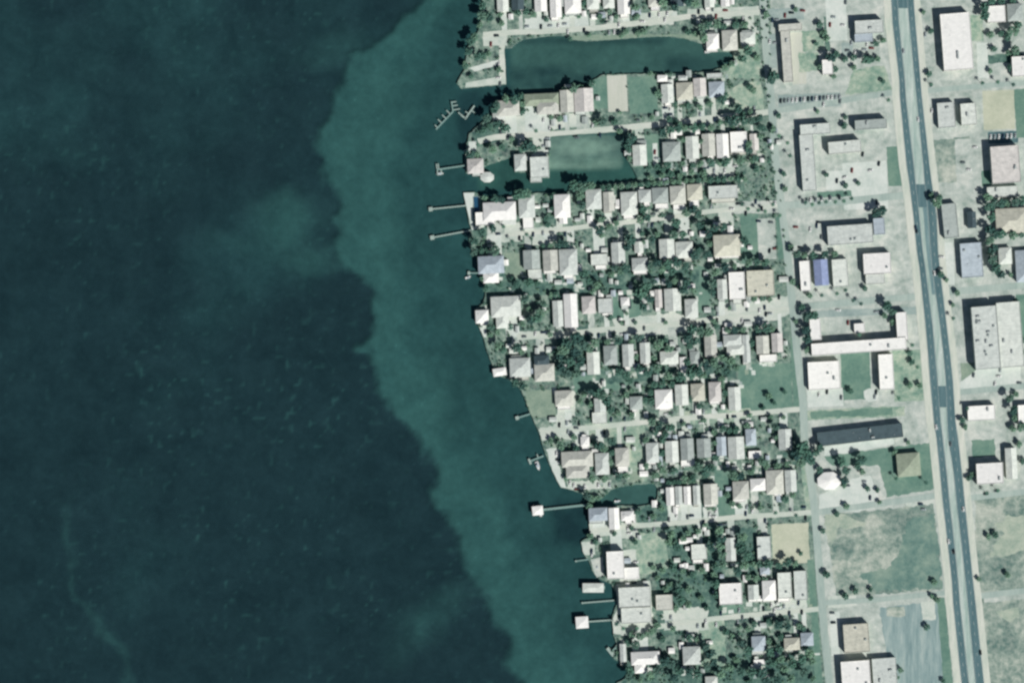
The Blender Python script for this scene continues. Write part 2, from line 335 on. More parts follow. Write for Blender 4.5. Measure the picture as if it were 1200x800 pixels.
# ------------------------------------------------------------------ flat surfaces, each laid on those below it
placed = []
def bbox(pts): xs_ = [p[0] for p in pts]; ys_ = [p[1] for p in pts]; return min(xs_), min(ys_), max(xs_), max(ys_)
def inpoly(x, y, pts):
    r = False; j = len(pts) - 1
    for i in range(len(pts)):
        xi, yi = pts[i]; xj, yj = pts[j]
        if (yi > y) != (yj > y) and x < (xj - xi) * (y - yi) / (yj - yi) + xi: r = not r
        j = i
    return r
def topz(x, y):
    z = 0.0
    for bb, pts, zz in placed:
        if bb[0] <= x <= bb[2] and bb[1] <= y <= bb[3] and inpoly(x, y, pts): z = max(z, zz)
    return z
def sheet(name, pts, mat, jit=0.0):
    bb = bbox(pts); lay = 0.0
    for b2, _, z2 in placed:
        if bb[0] < b2[2] and b2[0] < bb[2] and bb[1] < b2[3] and b2[1] < bb[3]: lay = max(lay, z2)
    z = lay + 0.012
    if jit: pts = jitter_poly(pts, 4, jit, len(placed))
    LP = coast + [(2000, 1400), (2000, -700)]; q = []
    for x, y in pts:                                  # nothing may hang over the water
        if x < 900 and name != 'highway_shoulder' and not inpoly(x, y, LP):
            c_ = [(x + d * math.cos(a), y + d * math.sin(a)) for d in (.8, 1.6, 2.6, 4, 6, 9, 13, 18) for a in np.arange(0, 6.28, .4) if inpoly(x + d * math.cos(a), y + d * math.sin(a), LP)]
            if c_: x, y = c_[0]
        q.append((x, y))
    pts = q
    placed.append((bbox(pts), pts, z))
    return tag(link(name, poly_mesh(name, pts, z, mat)), kind='structure')
def rc(x0, y0, x1, y1, t=0.045):
    """a rectangle whose right side sits a little higher, like every lot here."""
    cx, cy = (x0 + x1) / 2, (y0 + y1) / 2
    return [(cx + dx + t * dy * -1 * -1 * 0 + dy * t, cy + dy - dx * t) for dx, dy in ((x0 - cx, y0 - cy), (x1 - cx, y0 - cy), (x1 - cx, y1 - cy), (x0 - cx, y1 - cy))]
def strip(line, wd):
    """centre line with width (or a list of widths) -> polygon"""
    n = len(line); L = []; Rr = []
    for i, (x, y) in enumerate(line):
        a = line[max(0, i - 1)]; b_ = line[min(n - 1, i + 1)]; d = Vector((b_[0] - a[0], b_[1] - a[1])).normalized()
        h = (wd[i] if isinstance(wd, (list, tuple)) else wd) / 2
        L.append((x - d.y * h, y + d.x * h)); Rr.append((x + d.y * h, y - d.x * h))
    return L + Rr[::-1]

PATCH = [
 # broad commercial ground east of the side road
 ('parking_lot', [(897, -300), (1060, -300), (1100, 340), (1165, 1000), (985, 1000), (955, 600), (930, 400), (905, 120)], 'lot', 0),
 ('parking_lot', [(1070, -300), (1400, -300), (1400, 1000), (1195, 1000), (1110, 400), (1080, 110)], 'lot', 0),
 # lawns and lots
 ('lawn', rc(694, 90, 713, 128), 'lawn', .6), ('concrete_pad', rc(712, 88.5, 735, 131), 'pad', 0), ('lawn', rc(737, 90, 770, 133), 'lawn', .6),
 ('lawn', rc(744, 158, 773, 196), 'lawn', .8), ('driveway', rc(765, 168, 771, 194), 'concrete', .3),
 ('lawn', [(868, 96), (892, 96), (896, 128), (846, 134), (850, 112)], 'rough', 1), ('lawn', [(862, 62), (888, 40), (893, 92), (850, 92)], 'rough', 1),
 ('lawn', [(867, 252), (888, 250), (894, 303), (870, 310)], 'lawn', .5), ('parking_lot', rc(888, 256, 909, 304), 'lot', .2), ('lawn', [(909, 254), (914, 254), (921, 302), (912, 304)], 'lawn', .4),
 ('lawn', rc(815, 312, 832, 366), 'lawn', .8), ('lawn', rc(866, 426, 928, 480), 'lawn', .8), ('lawn', [(740, 196), (850, 190), (850, 208), (744, 222)], 'darklawn', 1.2),
 ('grass', [(557, 148), (600, 140), (628, 150), (600, 160), (548, 178)], 'darklawn', 1.4),
 ('lawn', rc(617, 457, 651, 489), 'olive', .8), ('lawn', rc(715, 322, 752, 372), 'lawn', 1.4), ('lawn', rc(672, 440, 736, 458), 'lawn', 1.2),
 ('grass', [(655, 385), (690, 382), (700, 440), (650, 440)], 'darklawn', 1.6), ('grass', rc(560, 318, 820, 344, .03), 'darklawn', 1.6), ('grass', rc(700, 425, 862, 446), 'darklawn', 1.6),
 ('lawn', rc(733, 500, 757, 564), 'rough', 1.2), ('lawn', rc(838, 545, 862, 604), 'lawn', 1), ('grass', rc(745, 586, 782, 613), 'darklawn', 1.2), ('grass', rc(778, 618, 858, 668), 'darklawn', 1.5),
 ('lawn', rc(738, 624, 782, 672), 'rough', .8), ('dirt_lot', rc(905, 613, 948, 660), 'dirt', .5), ('grass', rc(862, 618, 888, 676), 'darklawn', 1.2),
 ('grass', rc(770, 664, 850, 742), 'darklawn', 1.6), ('lawn', rc(842, 708, 872, 722), 'lawn', .8), ('grass', [(722, 778), (960, 756), (966, 860), (740, 860)], 'darklawn', 1.5),
 ('lawn', rc(692, 610, 712, 617), 'lawn', .3), ('lawn', rc(820, 724, 850, 780), 'rough', 1),
 ('lawn', rc(920, 700, 950, 720), 'rough', 1), ('verge', [(946, 655), (954, 655), (964, 800), (955, 800)], 'lawn', .5), ('verge', [(926, 395), (932, 395), (938, 480), (930, 480)], 'lawn', .4),
 ('verge', [(938, 540), (952, 545), (957, 605), (945, 605)], 'rough', .6),
 # commercial blocks
 ('parking_lot', rc(927.5, 38, 944, 99), 'pad', .4), ('parking_lot', rc(1158, 154, 1193, 168), 'darklot', .4), ('parking_lot', rc(986, 50, 1000, 66), 'greylot', .5), ('parking_lot', rc(1000, 52, 1024, 66), 'lot', .5), ('grass', rc(936, 62, 960, 84), 'rough', 1),
 ('lawn', rc(986, 413, 1020, 468), 'lawn', .4), ('lawn', rc(1047, 410, 1082, 470), 'rough', .4), ('lawn', rc(1040, 172, 1056, 218), 'lawn', .4), ('grass', [(1000, 82), (1036, 76), (1046, 106), (990, 112)], 'rough', 1),
 ('parking_lot', rc(912, 110, 985, 126), 'greylot', .3), ('parking_lot', rc(900, 40, 910, 80), 'greylot', .2), ('parking_lot', rc(898, 10, 942, 24), 'greylot', .5), ('grass', rc(966, 20, 972, 60), 'darklawn', .6), ('grass', rc(940, 36, 966, 60), 'rough', .8),
 ('parking_lot', rc(968, -10, 992, 48), 'concrete', 0), ('parking_lot', rc(988, 190, 1040, 245), 'concrete', .4), ('parking_lot', rc(968, 200, 1000, 222), 'concrete', .3),
 ('lawn', rc(958, 224, 998, 231), 'lawn', .6), ('parking_lot', rc(932, 254, 968, 292), 'lot', 0), ('parking_lot', rc(932, 362, 1080, 371), 'greylot', .4), ('courtyard', rc(960, 370, 1052, 402), 'lot', 0),
 ('parking_lot', rc(946, 455, 988, 476), 'concrete', .2), ('grass', rc(944, 478, 1060, 490), 'rough', .8), ('verge', rc(950, 480, 1046, 488), 'lawn', 1), ('concrete_pad', [(1012, 458), (1018, 455), (1026, 455), (1030, 461), (1028, 469), (1018, 471), (1013, 466)], 'concrete', .2),
 ('driveway', [(966, 524), (1046, 511), (1048, 520), (1000, 530), (966, 534)], 'concrete', .3),
 ('lawn', [(966, 534), (1092, 518), (1098, 572), (1040, 582), (1030, 545), (975, 546)], 'lawn', 1.2), ('parking_lot', [(960, 580), (1000, 560), (1020, 556), (1030, 582), (1010, 600), (960, 598)], 'concrete', .6), ('parking_lot', rc(1062, 588, 1094, 602), 'sand', 1),
 ('vacant_lot', [(966, 604), (1094, 590), (1106, 690), (980, 700)], 'vacant', 1.5), ('grass', [(1062, 608), (1095, 603), (1104, 688), (1030, 692), (1008, 674), (1040, 664), (1055, 648)], 'olive2', 2.5), ('bare_patch', [(966, 602), (986, 600), (1000, 608), (1018, 612), (1004, 620), (984, 618), (974, 640), (968, 622)], 'vacsand', 2),
 ('vacant_lot', [(1142, 582), (1300, 565), (1300, 684), (1146, 694)], 'vacant', 1.5), ('bare_patch', [(1166, 612), (1184, 604), (1204, 604), (1212, 640), (1186, 650), (1160, 652), (1164, 640), (1176, 626)], 'vacsand', 2.5),
 ('vacant_lot', [(1150, 706), (1300, 694), (1300, 1000), (1170, 1000)], 'vacant', 1), ('bare_patch', [(1168, 716), (1194, 712), (1194, 722), (1184, 728), (1172, 722)], 'vacsand', 1.6),
 ('parking_lot', [(1030, 712), (1106, 702), (1112, 830), (1050, 830)], 'striplot', 1), ('bare_patch', rc(1080, 704, 1096, 726), 'sand', .8), ('verge', [(1098, 700), (1107, 700), (1120, 830), (1108, 830)], 'lawn', .6),
 ('bare_patch', rc(970, 697, 1004, 711), 'sand', 1), ('parking_lot', [(972, 716), (984, 716), (984, 768), (974, 768)], 'concrete', .3), ('vacant_lot', rc(1040, 711, 1060, 722), 'vacant', 1),
 # east of the highway
 ('vacant_lot', [(1094, 164), (1136, 160), (1148, 214), (1100, 214)], 'vacant', 1), ('dirt_lot', rc(1152, 106, 1189, 152), 'dirt', .3), ('parking_lot', rc(1080, 16, 1098, 92), 'lot', .3), ('lawn', [(1188, 105), (1260, 100), (1260, 160), (1191, 162)], 'lawn', .6),
 ('parking_lot', rc(1120, 163, 1146, 215), 'lot', .6), ('parking_lot', rc(1098, 284, 1118, 334), 'concrete', .4), ('lawn', rc(1191, 345, 1215, 395), 'lawn', .5), ('grass', rc(1126, 425, 1144, 448), 'olive', .4),
 ('parking_lot', [(1146, 432), (1196, 426), (1196, 449), (1124, 456), (1124, 449)], 'concrete', .2), ('lawn', rc(1139, 515, 1166, 535), 'lawn', .8), ('grass', rc(1150, 64, 1200, 74), 'darklawn', 1), ('lawn', rc(1136, 18, 1152, 48), 'rough', .8),
 ('parking_lot', rc(1145, 50, 1158, 92), 'concrete', .4), ('lawn', rc(1150, 200, 1161, 218), 'lawn', .5),
 # yards and terraces near the bay
 ('terrace', [(543, 226), (556, 226), (553.5, 246), (555, 266), (566, 262), (568, 267), (553, 270)], 'concrete', 0), ('driveway', rc(570, 262, 612, 284), 'sand', .8), ('lawn', [(553, 270), (578, 264), (582, 272), (566, 278), (555, 278)], 'darklawn', .6),
 ('driveway', rc(624, 266, 652, 287), 'sand', .8), ('lawn', rc(638, 236, 654, 262), 'darklawn', 1), ('lawn', rc(592, 296, 616, 326), 'olive', .8),
 ('terrace', [(546, 97), (596, 88), (594, 98), (545, 103)], 'sand', .2), ('driveway', [(585, 46), (592, 46), (593, 98), (585, 98)], 'street', .2), ('driveway', [(549, 80), (584, 70), (586, 76), (556, 84)], 'concrete', .6),
 ('driveway', rc(635, 134, 642, 183, .01), 'concrete', .3), ('sand_yard', [(583, 138), (640, 133), (690, 132), (694, 146), (600, 158), (584, 150)], 'sand', 1.2),
 ('driveway', rc(783, 122, 790, 148), 'concrete', .3), ('driveway', rc(776, 120, 783, 140), 'concrete', .3), ('driveway', rc(845, 236, 912, 250, .02), 'lot', .8), ('driveway', rc(600, 388, 668, 397, .02), 'sand', .5),
 ('parking_lot', [(718, 374), (790, 366), (822, 376), (818, 386), (784, 392), (722, 392)], 'sand', 1.2), ('parking_lot', [(842, 356), (928, 346), (928, 366), (912, 374), (870, 384), (842, 380)], 'sand', .8),
 ('terrace', [(646, 456), (674, 458), (674, 488), (662, 492), (668, 500), (648, 500), (654, 480)], 'sand', .8), ('terrace', rc(633, 499, 690, 515), 'sand', 1.2), ('terrace', [(640, 526), (656, 524), (656, 548), (664, 572), (658, 572), (648, 552)], 'concrete', .6),
 ('terrace', rc(665, 563, 716, 573), 'sand', .8), ('lawn', rc(734, 552, 752, 564), 'olive', .8), ('parking_lot', rc(783, 589, 822, 610), 'concrete', .4), ('driveway', rc(824, 594, 842, 606), 'concrete', .6),
 ('driveway', rc(868, 584, 876, 606), 'concrete', .4), ('terrace', rc(690, 606, 726, 628), 'sand', .6), ('driveway', rc(728, 612, 748, 630), 'sand', 1), ('terrace', [(722, 684), (762, 680), (766, 738), (748, 746), (718, 742), (718, 724), (724, 712)], 'sand', .5),
 ('terrace', [(692, 655), (706, 652), (708, 674), (698, 676)], 'lot', .3), ('driveway', rc(778, 712, 830, 738), 'sand', 1.5), ('driveway', rc(904, 700, 946, 714), 'sand', 1), ('driveway', rc(738, 676, 746, 690), 'sand', .3),
 ('terrace', rc(726, 644, 746, 682), 'sand', .6), ('terrace', rc(681, 634.5, 697, 650), 'sand', .3),
 ('driveway', rc(566, 40, 594, 54), 'sand', .5), ('driveway', rc(750, 14, 790, 30), 'sand', 1), ('driveway', rc(615, 20, 690, 36, .06), 'concrete', 1), ('driveway', rc(724, 18, 738, 30), 'concrete', .6),
 ('driveway', rc(828, 195, 862, 210), 'sand', .8), ('mudflat_bank', rc(664, 41, 822, 47, .01), 'olive', .8),
 ('driveway', rc(806, 9, 890, 20), 'sand', .8), ('driveway', rc(800, 480, 880, 496), 'rough', .8), ('driveway', rc(686, 494, 756, 512), 'rough', .8),
]
for nm, pts, mt, jt in PATCH: sheet(nm, pts, M[mt], jt)

ROWS = {
'A': ('north of northernmost lane', [
 (583, -12, 595, 14, 'g', 'c', 3.6), (600, -14, 613, 12, 'g', 'd', 3.8), (627, -10, 640, 14, 'g', 'w', 3.8), (645, -12, 657, 21, 'g', 'w', 4), (662, -12, 680, 16, 'h', 'w', 4), (688, -10, 701, 11, 'h', 'c', 3.5),
 (707, -10, 719, 10, 'h', 'c', 3.6), (724, -12, 737, 17, 'g', 'w', 3.8), (760, -10, 775, 8, 'h', 't', 3.5), (786, -10, 800, 8, 'g', 'd', 3.4), (826, -6, 836, 9, 'g', 'c', 3.4), (845, -6, 854, 8, 'g', 'w', 3.2)]),
'Z': ("long canal's east end", [(828, 41, 841.5, 57.5, 'h', 'w', 4.5), (846.5, 37, 863, 59.5, 'h', 't', 5), (868, 39, 884, 52, 'h', 'c', 3.4)]),
'B': ("long canal's south bank", [
 (583, 119, 608, 136, 'h', 't', 4.6, [(578, 130, 592, 140, 'h', 'c', 3.2)]), (615, 111, 654, 124, 'h', 'o', 4.4, [(630, 118, 654, 134, 'h', 't', 4.4)]), (657, 107, 671.5, 132, 'g', 't', 4.6), (673.5, 105, 694.5, 131, 'g', 'p', 4.6),
 (775.5, 100, 788.5, 121, 'g', 'c', 4), (793, 98, 811, 117, 'h', 'y', 4.4), (813, 93, 826.5, 113, 'g', 'p', 4.2), (831, 97, 848, 114, 'h', 'b', 3.6, [(828, 86.5, 846, 92, 'f', 's', 3)])]),
'C': ("middle canal's north bank", [
 (548.5, 187, 566, 203, 'h', 'p', 4.4), (603.5, 182, 616, 200, 'h', 's', 5), (621.5, 184.5, 643, 208.5, 'f', 's', 6), (742, 171, 757, 194, 'g', 'c', 3.8),
 (777, 167.5, 796.5, 189, 'h', 'g', 4.4), (804, 161, 818, 186, 'g', 'c', 4), (823, 158, 837, 183, 'g', 't', 4), (840, 158, 853, 185, 'g', 'w', 4), (855.5, 155, 875, 179, 'f', 'w', 5.2), (879, 158, 888, 176, 'g', 'p', 3)]),
'D': ("middle canal's south bank", [
 (567, 238, 604, 258, 'h', 'w', 6.4, [(557.5, 249, 580, 264, 'f', 'w', 5.4), (586, 254, 604, 263, 'h', 'c', 4.2)]), (608.5, 230, 626, 255, 'h', 's', 5.6, [(613, 250, 625, 268, 'f', 'w', 3.6)]), (650, 229, 667.5, 255, 'h', 'w', 5.2, [(656, 250, 664, 262, 'g', 'w', 3.4)]),
 (687, 223, 704, 245, 'h', 's', 5), (707.5, 226, 719, 247, 'g', 't', 4), (728, 226, 746, 252, 'h', 'c', 4.6), (748.5, 223.5, 762, 237, 'h', 's', 4.4), (764.5, 221, 782, 238, 'h', 'g', 4.6, [(768, 239, 783, 245, 'f', 'w', 2.8)]),
 (785.5, 219, 802.5, 239, 'h', 't', 4.6, [(789, 240, 803, 246, 'f', 'w', 2.8)]), (805.5, 217, 822, 234, 'h', 'y', 4.6, [(807.5, 235, 819, 243, 'f', 'w', 2.8)]), (830, 218, 864, 233, 'f', 's', 4.4)]),
'E': ('south of third lane', [
 (561, 301, 590, 320, 'h', 'b', 6, [(567, 318, 584, 331, 'h', 'w', 4.4)]), (614, 294, 632, 315, 'g', 'g', 4.8, [(619, 316, 635, 327, 'f', 'c', 3)]), (637, 294, 653, 317, 'g', 't', 4.6), (656, 293, 676, 322, 'h', 's', 4.4),
 (692.5, 298, 712, 311, 'f', 'c', 3.6), (717, 285, 731.5, 308, 'g', 's', 4.4), (741, 303, 758, 317, 'h', 's', 4), (744, 284, 753, 296, 'g', 'c', 3), (773, 281, 789.5, 302, 'g', 'c', 4.4), (792, 284, 811, 302, 'h', 'c', 4), (836.5, 276, 866, 300, 'h', 'y', 5.4)]),
'F': ('north of fourth lane', [
 (576, 348, 609.5, 371, 'h', 'c', 5.4, [(582, 366, 596, 384, 'h', 'c', 3.8)]), (558, 364, 572, 378, 'h', 'w', 4), (648.5, 353, 659, 382, 'g', 's', 4), (661.5, 345, 676, 383, 'g', 'w', 5), (682.5, 348, 697, 367, 'h', 'p', 4.4),
 (701, 350, 718, 367, 'f', 's', 3.8), (728, 349, 737, 358, 'h', 'w', 3), (768, 340, 775, 360, 'g', 'p', 3.4), (779, 339, 797, 364, 'g', 'c', 4.4), (803, 351, 817, 372, 'h', 'c', 4), (841, 328, 851, 350, 'g', 'c', 4), (854, 319, 872.5, 351, 'f', 'w', 5), (875, 317, 906.5, 347, 'f', 'y', 5)]),
'G': ('south of fourth lane', [
 (598, 420, 621, 441, 'h', 's', 5), (626.5, 417, 643, 428, 'h', 'd', 4.4, [(627, 427, 649, 446, 'h', 't', 4.6)]), (688.5, 413, 702, 438, 'g', 'c', 4), (708, 405.5, 722.5, 427, 'h', 'g', 4.6), (730, 404, 742, 429, 'g', 's', 4.4),
 (750.5, 402, 761, 425, 'g', 's', 4.4), (774, 412, 794, 426, 'h', 'c', 4), (797, 419, 804, 432, 'g', 'w', 3), (809, 412, 819, 427, 'h', 'g', 3.4), (826, 393, 839, 417, 'g', 't', 5), (848, 393, 868, 405, 'h', 's', 4.2, [(852, 403, 872, 415, 'h', 'c', 4)]),
 (870.5, 393, 878, 424, 'g', 's', 4), (886.5, 394, 900, 414, 'g', 't', 5, [(890, 415.5, 910, 424, 'f', 'w', 3.2)]), (904.5, 391, 916, 412, 'g', 'p', 4.6)]),
'H': ('north of fifth lane', [
 (651, 458, 671, 475, 'h', 't', 4), (697, 467, 709, 482, 'g', 's', 4.6, [(694, 483, 711, 496, 'f', 'c', 3)]), (738.5, 465, 752, 479, 'h', 'g', 3.8), (768, 457, 787, 478, 'h', 'w', 4.8), (791.5, 451, 805.5, 474, 'g', 'c', 4.4),
 (810, 450, 825, 469, 'h', 'y', 4), (831, 448, 844, 470, 'h', 'p', 4.4), (854, 454, 867, 480, 'g', 'c', 4.2)]),
'I': ('south of fifth lane', [
 (658.5, 529, 694, 546, 'h', 't', 5.4, [(664, 543, 690, 559, 'h', 't', 5)]), (681, 512, 690, 522, 'h', 'w', 3.2), (698, 531, 713, 555, 'h', 's', 4.4), (721.5, 525, 736.5, 545, 'h', 't', 4.6, [(724, 546, 736, 553, 'f', 'w', 2.8)]),
 (757.5, 519, 771, 541, 'h', 's', 4.6), (780, 517, 794, 541, 'g', 'c', 4.6), (798, 514, 812, 538, 'g', 'g', 4.6, [(798, 539, 814, 546, 'f', 'w', 2.8)]), (817, 514, 832, 535, 'g', 'g', 4.8), (840, 512, 850, 533, 'g', 'b', 4.2),
 (853.5, 512, 871, 537, 'g', 'c', 4.8), (874, 503, 885, 521, 'h', 'b', 4), (877, 528, 892, 537, 'f', 'w', 3), (912.5, 503, 926.5, 526, 'g', 's', 5)]),
'J': ('north of sixth lane', [
 (690.5, 595, 711, 609, 'h', 'b', 5), (714, 595, 725, 619, 'g', 'w', 5), (728, 599, 742, 609, 'h', 'w', 3.6), (781, 571, 789, 591, 'g', 'w', 5.4), (791.5, 570, 798.5, 590, 'g', 's', 5.2), (801.5, 570, 808.5, 590, 'g', 'w', 5.4), (812.5, 569, 819.5, 590, 'g', 's', 5.2),
 (825, 567, 840, 590, 'g', 't', 4.6), (859, 564, 876.5, 584, 'h', 't', 4.6), (879.5, 561, 896, 574, 'h', 'w', 4.4), (898, 551, 917, 578, 'h', 't', 5), (920, 551, 932, 575, 'g', 's', 4.4)]),
'K': ('south of sixth lane', [
 (711, 645, 731, 677, 'f', 'w', 7.4, [(731, 664, 749, 678, 'f', 'w', 5)]), (725, 687, 762, 710, 'f', 'c', 5.8, [(728, 711, 763, 729, 'f', 'c', 4.4)]), (768.5, 696, 788, 714, 'f', 't', 4.6), (810, 637, 828, 655, 'f', 'c', 4.4), (850.5, 630, 861, 656, 'g', 's', 4.6),
 (887, 628, 903, 654, 'f', 's', 4), (842.5, 682.5, 869, 707, 'f', 'w', 6), (877, 685, 888, 701, 'g', 's', 4.4), (893.5, 680, 908, 702, 'h', 'w', 5), (891, 664, 901, 672, 'h', 'b', 3), (911, 670, 927, 700, 'f', 'c', 5.4), (930, 668, 945, 702, 'f', 's', 5.4)]),
'L': ('south of southernmost lane', [
 (740, 763, 772, 777, 'h', 'w', 5, [(744, 775, 756, 787, 'h', 'w', 4)]), (727, 754, 733, 774, 'g', 's', 3.2), (800.5, 757, 820, 777, 'h', 's', 5), (881, 745, 896, 761, 'h', 'b', 5), (919, 747, 936, 760, 'h', 'y', 4.6), (938.5, 741, 952, 755, 'h', 'b', 4.4), (883, 772, 896, 778, 'f', 'w', 2.8), (827, 792, 840, 806, 'h', 'c', 4)]),
}
LANE_OF = {'A': ('A', 1), 'Z': ('A', 1), 'B': ('B', 1), 'C': ('B', -1), 'D': ('D', 1), 'E': ('D', -1), 'F': ('F', 1), 'G': ('F', -1), 'H': ('H', 1), 'I': ('H', -1), 'J': ('J', 1), 'K': ('J', -1), 'L': ('K', -1)}
LANES = {'A': [(566, 41), (600, 38), (640, 37), (700, 33), (760, 26), (805, 20), (850, 17), (897, 14)],
         'B': [(560, 166), (580, 161), (620, 158), (660, 157), (700, 153), (760, 147), (830, 139), (904, 131)],
         'D': [(592, 275), (650, 270), (700, 264), (760, 258), (830, 248), (912, 241)],
         'F': [(606, 395), (660, 392), (700, 387), (740, 384), (800, 379), (860, 371), (930, 362)],
         'H': [(625, 506), (680, 502), (740, 496), (800, 490), (860, 486), (940, 479)],
         'J': [(692, 622), (740, 616), (800, 612), (860, 606), (955, 600)],
         'K': [(770, 734), (800, 729), (860, 722), (960, 713)]}
LW = {'A': 6.5, 'B': 7, 'D': 5.5, 'F': 6.5, 'H': 6, 'J': 6, 'K': 6}
yr = random.Random(17)
for key, (_, lst) in ROWS.items():
    ln, side = LANE_OF[key]; l = LANES[ln]
    for h in lst:
        ymid = float(np.interp((h[0] + h[2]) / 2, [p[0] for p in l], [p[1] for p in l]))
        wv = yr.uniform(.3, .75) * (h[2] - h[0]); xa = h[0] + yr.random() * (h[2] - h[0] - wv)
        ya, yb = (h[3] - 1, ymid) if side > 0 else (ymid, h[1] + 1)
        if key == 'Z': ya, yb = ymid, h[1] + 1
        if 4 < yb - ya < 38: sheet('driveway', rc(xa, ya, xa + wv, yb), M[yr.choice(('concrete', 'sand', 'concrete', 'lot'))], .3)
        for q in range(5):                            # back and side yards: slabs, bare sand, worn grass
            px_, py_ = yr.uniform(h[0] - 4, h[2] + 3), (yr.uniform(h[1] - 13, h[1] - 1) if side > 0 else yr.uniform(h[3] + 1, h[3] + 13))
            if inpoly(px_, py_, coast + [(2000, 1400), (2000, -700)]) and inpoly(px_ + 5, py_, coast + [(2000, 1400), (2000, -700)]) and inpoly(px_ + 3, py_ + 6, coast + [(2000, 1400), (2000, -700)]):
                sheet('yard_patch', rc(px_, py_, px_ + yr.uniform(2.5, 7), py_ + yr.uniform(2, 7)), M[yr.choice(('concrete', 'concrete', 'sand', 'sand', 'lot', 'olive', 'darklawn', 'greylot'))], .5)
for k, l in LANES.items(): sheet('street', strip(l, LW[k]), M['street'], .25)
sheet('street', strip([(884, -500), (893, -100), (894, 0), (898, 60), (904, 120), (909, 190), (915, 235), (922, 290), (928, 350), (935, 420), (941, 470), (943, 520), (950, 560), (955, 600), (961, 680), (966, 740), (972, 800), (985, 960)], 9), M['road'], .15)
for l, wd in (([(904, 131), (960, 122), (1050, 108)], 7), ([(1078, 107), (1200, 97), (1500, 70)], 6), ([(1112, 342), (1200, 334), (1500, 305)], 8), ([(1118, 460), (1200, 452), (1500, 425)], 7),
              ([(1128, 584), (1200, 576), (1500, 548)], 7), ([(1138, 699), (1200, 692), (1500, 665)], 7), ([(962, 706), (1030, 702), (1118, 693)], 6), ([(915, 241), (990, 236), (1068, 228)], 8), ([(930, 360), (1000, 354), (1090, 346)], 8), ([(958, 600), (1030, 590), (1100, 580)], 7)):
    sheet('street', strip(l, wd), M['road'], .2)
# the highway: shoulders, two carriageways, raised median, crossings, markings
hy = [-600, 0, 27, 94, 113, 194, 213, 253, 294, 313, 380, 413, 447, 494, 513, 553, 594, 613, 680, 706, 787, 1000]
lL = [985, 1044, 1045.5, 1053.5, 1054, 1062, 1065, 1070, 1074, 1077, 1084, 1087, 1089.5, 1094, 1097, 1101, 1105, 1107.5, 1115, 1116.5, 1125, 1150]
lR = [993, 1052, 1053.5, 1060.5, 1061.5, 1071, 1073, 1077.5, 1081.5, 1084.5, 1093, 1096, 1099, 1102.5, 1105, 1109.5, 1113.5, 1116, 1123, 1125, 1134, 1159]
rL = [1005, 1063, 1065, 1071.5, 1073.5, 1081.5, 1083, 1087.5, 1090, 1091.5, 1101, 1105, 1108, 1109.5, 1110.5, 1117, 1121, 1123.5, 1131, 1133.5, 1141.5, 1166]
rR = [1013, 1071, 1073, 1079, 1080.5, 1089.5, 1092, 1098, 1099.5, 1101.5, 1109.5, 1113.5, 1117, 1120, 1123, 1127.5, 1131.5, 1133.5, 1140.5, 1143.5, 1152, 1177]
sheet('highway_shoulder', [(x - 8.5, y) for x, y in zip(lL, hy)] + [(x + 7.5, y) for x, y in zip(rR, hy)][::-1], M['shoulder'], 0)
sheet('highway_carriageway', list(zip(lL, hy)) + list(zip(lR, hy))[::-1], M['highway'])
sheet('highway_carriageway', list(zip(rL, hy)) + list(zip(rR, hy))[::-1], M['highway'])
at_ = lambda arr, y: float(np.interp(y, hy, arr))
hz = placed[-1][2]
def median(y0, y1, fr=1.0):
    ys_ = [y0] + [y for y in hy if y0 < y < y1] + [y1]
    pts = [(at_(lR, y) + .15, y) for y in ys_] + [(at_(lR, y) + .15 + (at_(rL, y) - at_(lR, y) - .3) * fr, y) for y in ys_][::-1]
    o = tag(link('highway_median', poly_mesh('highway_median', pts, hz + .13, M['median'], .14, M['seawall'])), kind='structure'); return o
for ya_, yb_ in ((243, 345),):
    ys_ = [ya_] + [y for y in hy if ya_ < y < yb_] + [yb_]
    sheet('turn_lane', [(at_(lR, y) + .2 + (at_(rL, y) - at_(lR, y)) * .45, y) for y in ys_] + [(at_(rL, y) - .1, y) for y in ys_][::-1], M['turn'])
median(243, 345, .45)
for a, b_ in ((-600, -20), (10, 216), (345, 452), (477, 1000)): median(a, b_)
for a, b_ in ((-20, 10), (216, 243), (452, 477)):
    sheet('highway_crossing', [(at_(lR, a) - .5, a), (at_(rL, a) + .5, a), (at_(rL, b_) + .5, b_), (at_(lR, b_) - .5, b_)], M['highway'])
mk = MB()
for A_, B_ in ((lL, lR), (rL, rR)):
    for t in (0.5,):
        for y in np.arange(-100, 900, 12.0):
            x0 = at_(A_, y) * (1 - t) + at_(B_, y) * t; x1 = at_(A_, y + 4) * (1 - t) + at_(B_, y + 4) * t
            a, b2 = P(x0, y, hz + .03), P(x1, y + 4, hz + .03); mk.add([a, a + Vector((.15, 0, 0)), b2 + Vector((.15, 0, 0)), b2], [(0, 3, 2, 1)])
    for t in (.05, .95):
        ys_ = np.arange(-100, 900, 20.0)
        for y in ys_:
            x0 = at_(A_, y) * (1 - t) + at_(B_, y) * t; x1 = at_(A_, y + 20) * (1 - t) + at_(B_, y + 20) * t
            a, b2 = P(x0, y, hz + .03), P(x1, y + 20, hz + .03); mk.add([a, a + Vector((.13, 0, 0)), b2 + Vector((.13, 0, 0)), b2], [(0, 3, 2, 1)])
tag(link('lane_markings', mk.mesh('lane_markings', M['mark'])), kind='structure')

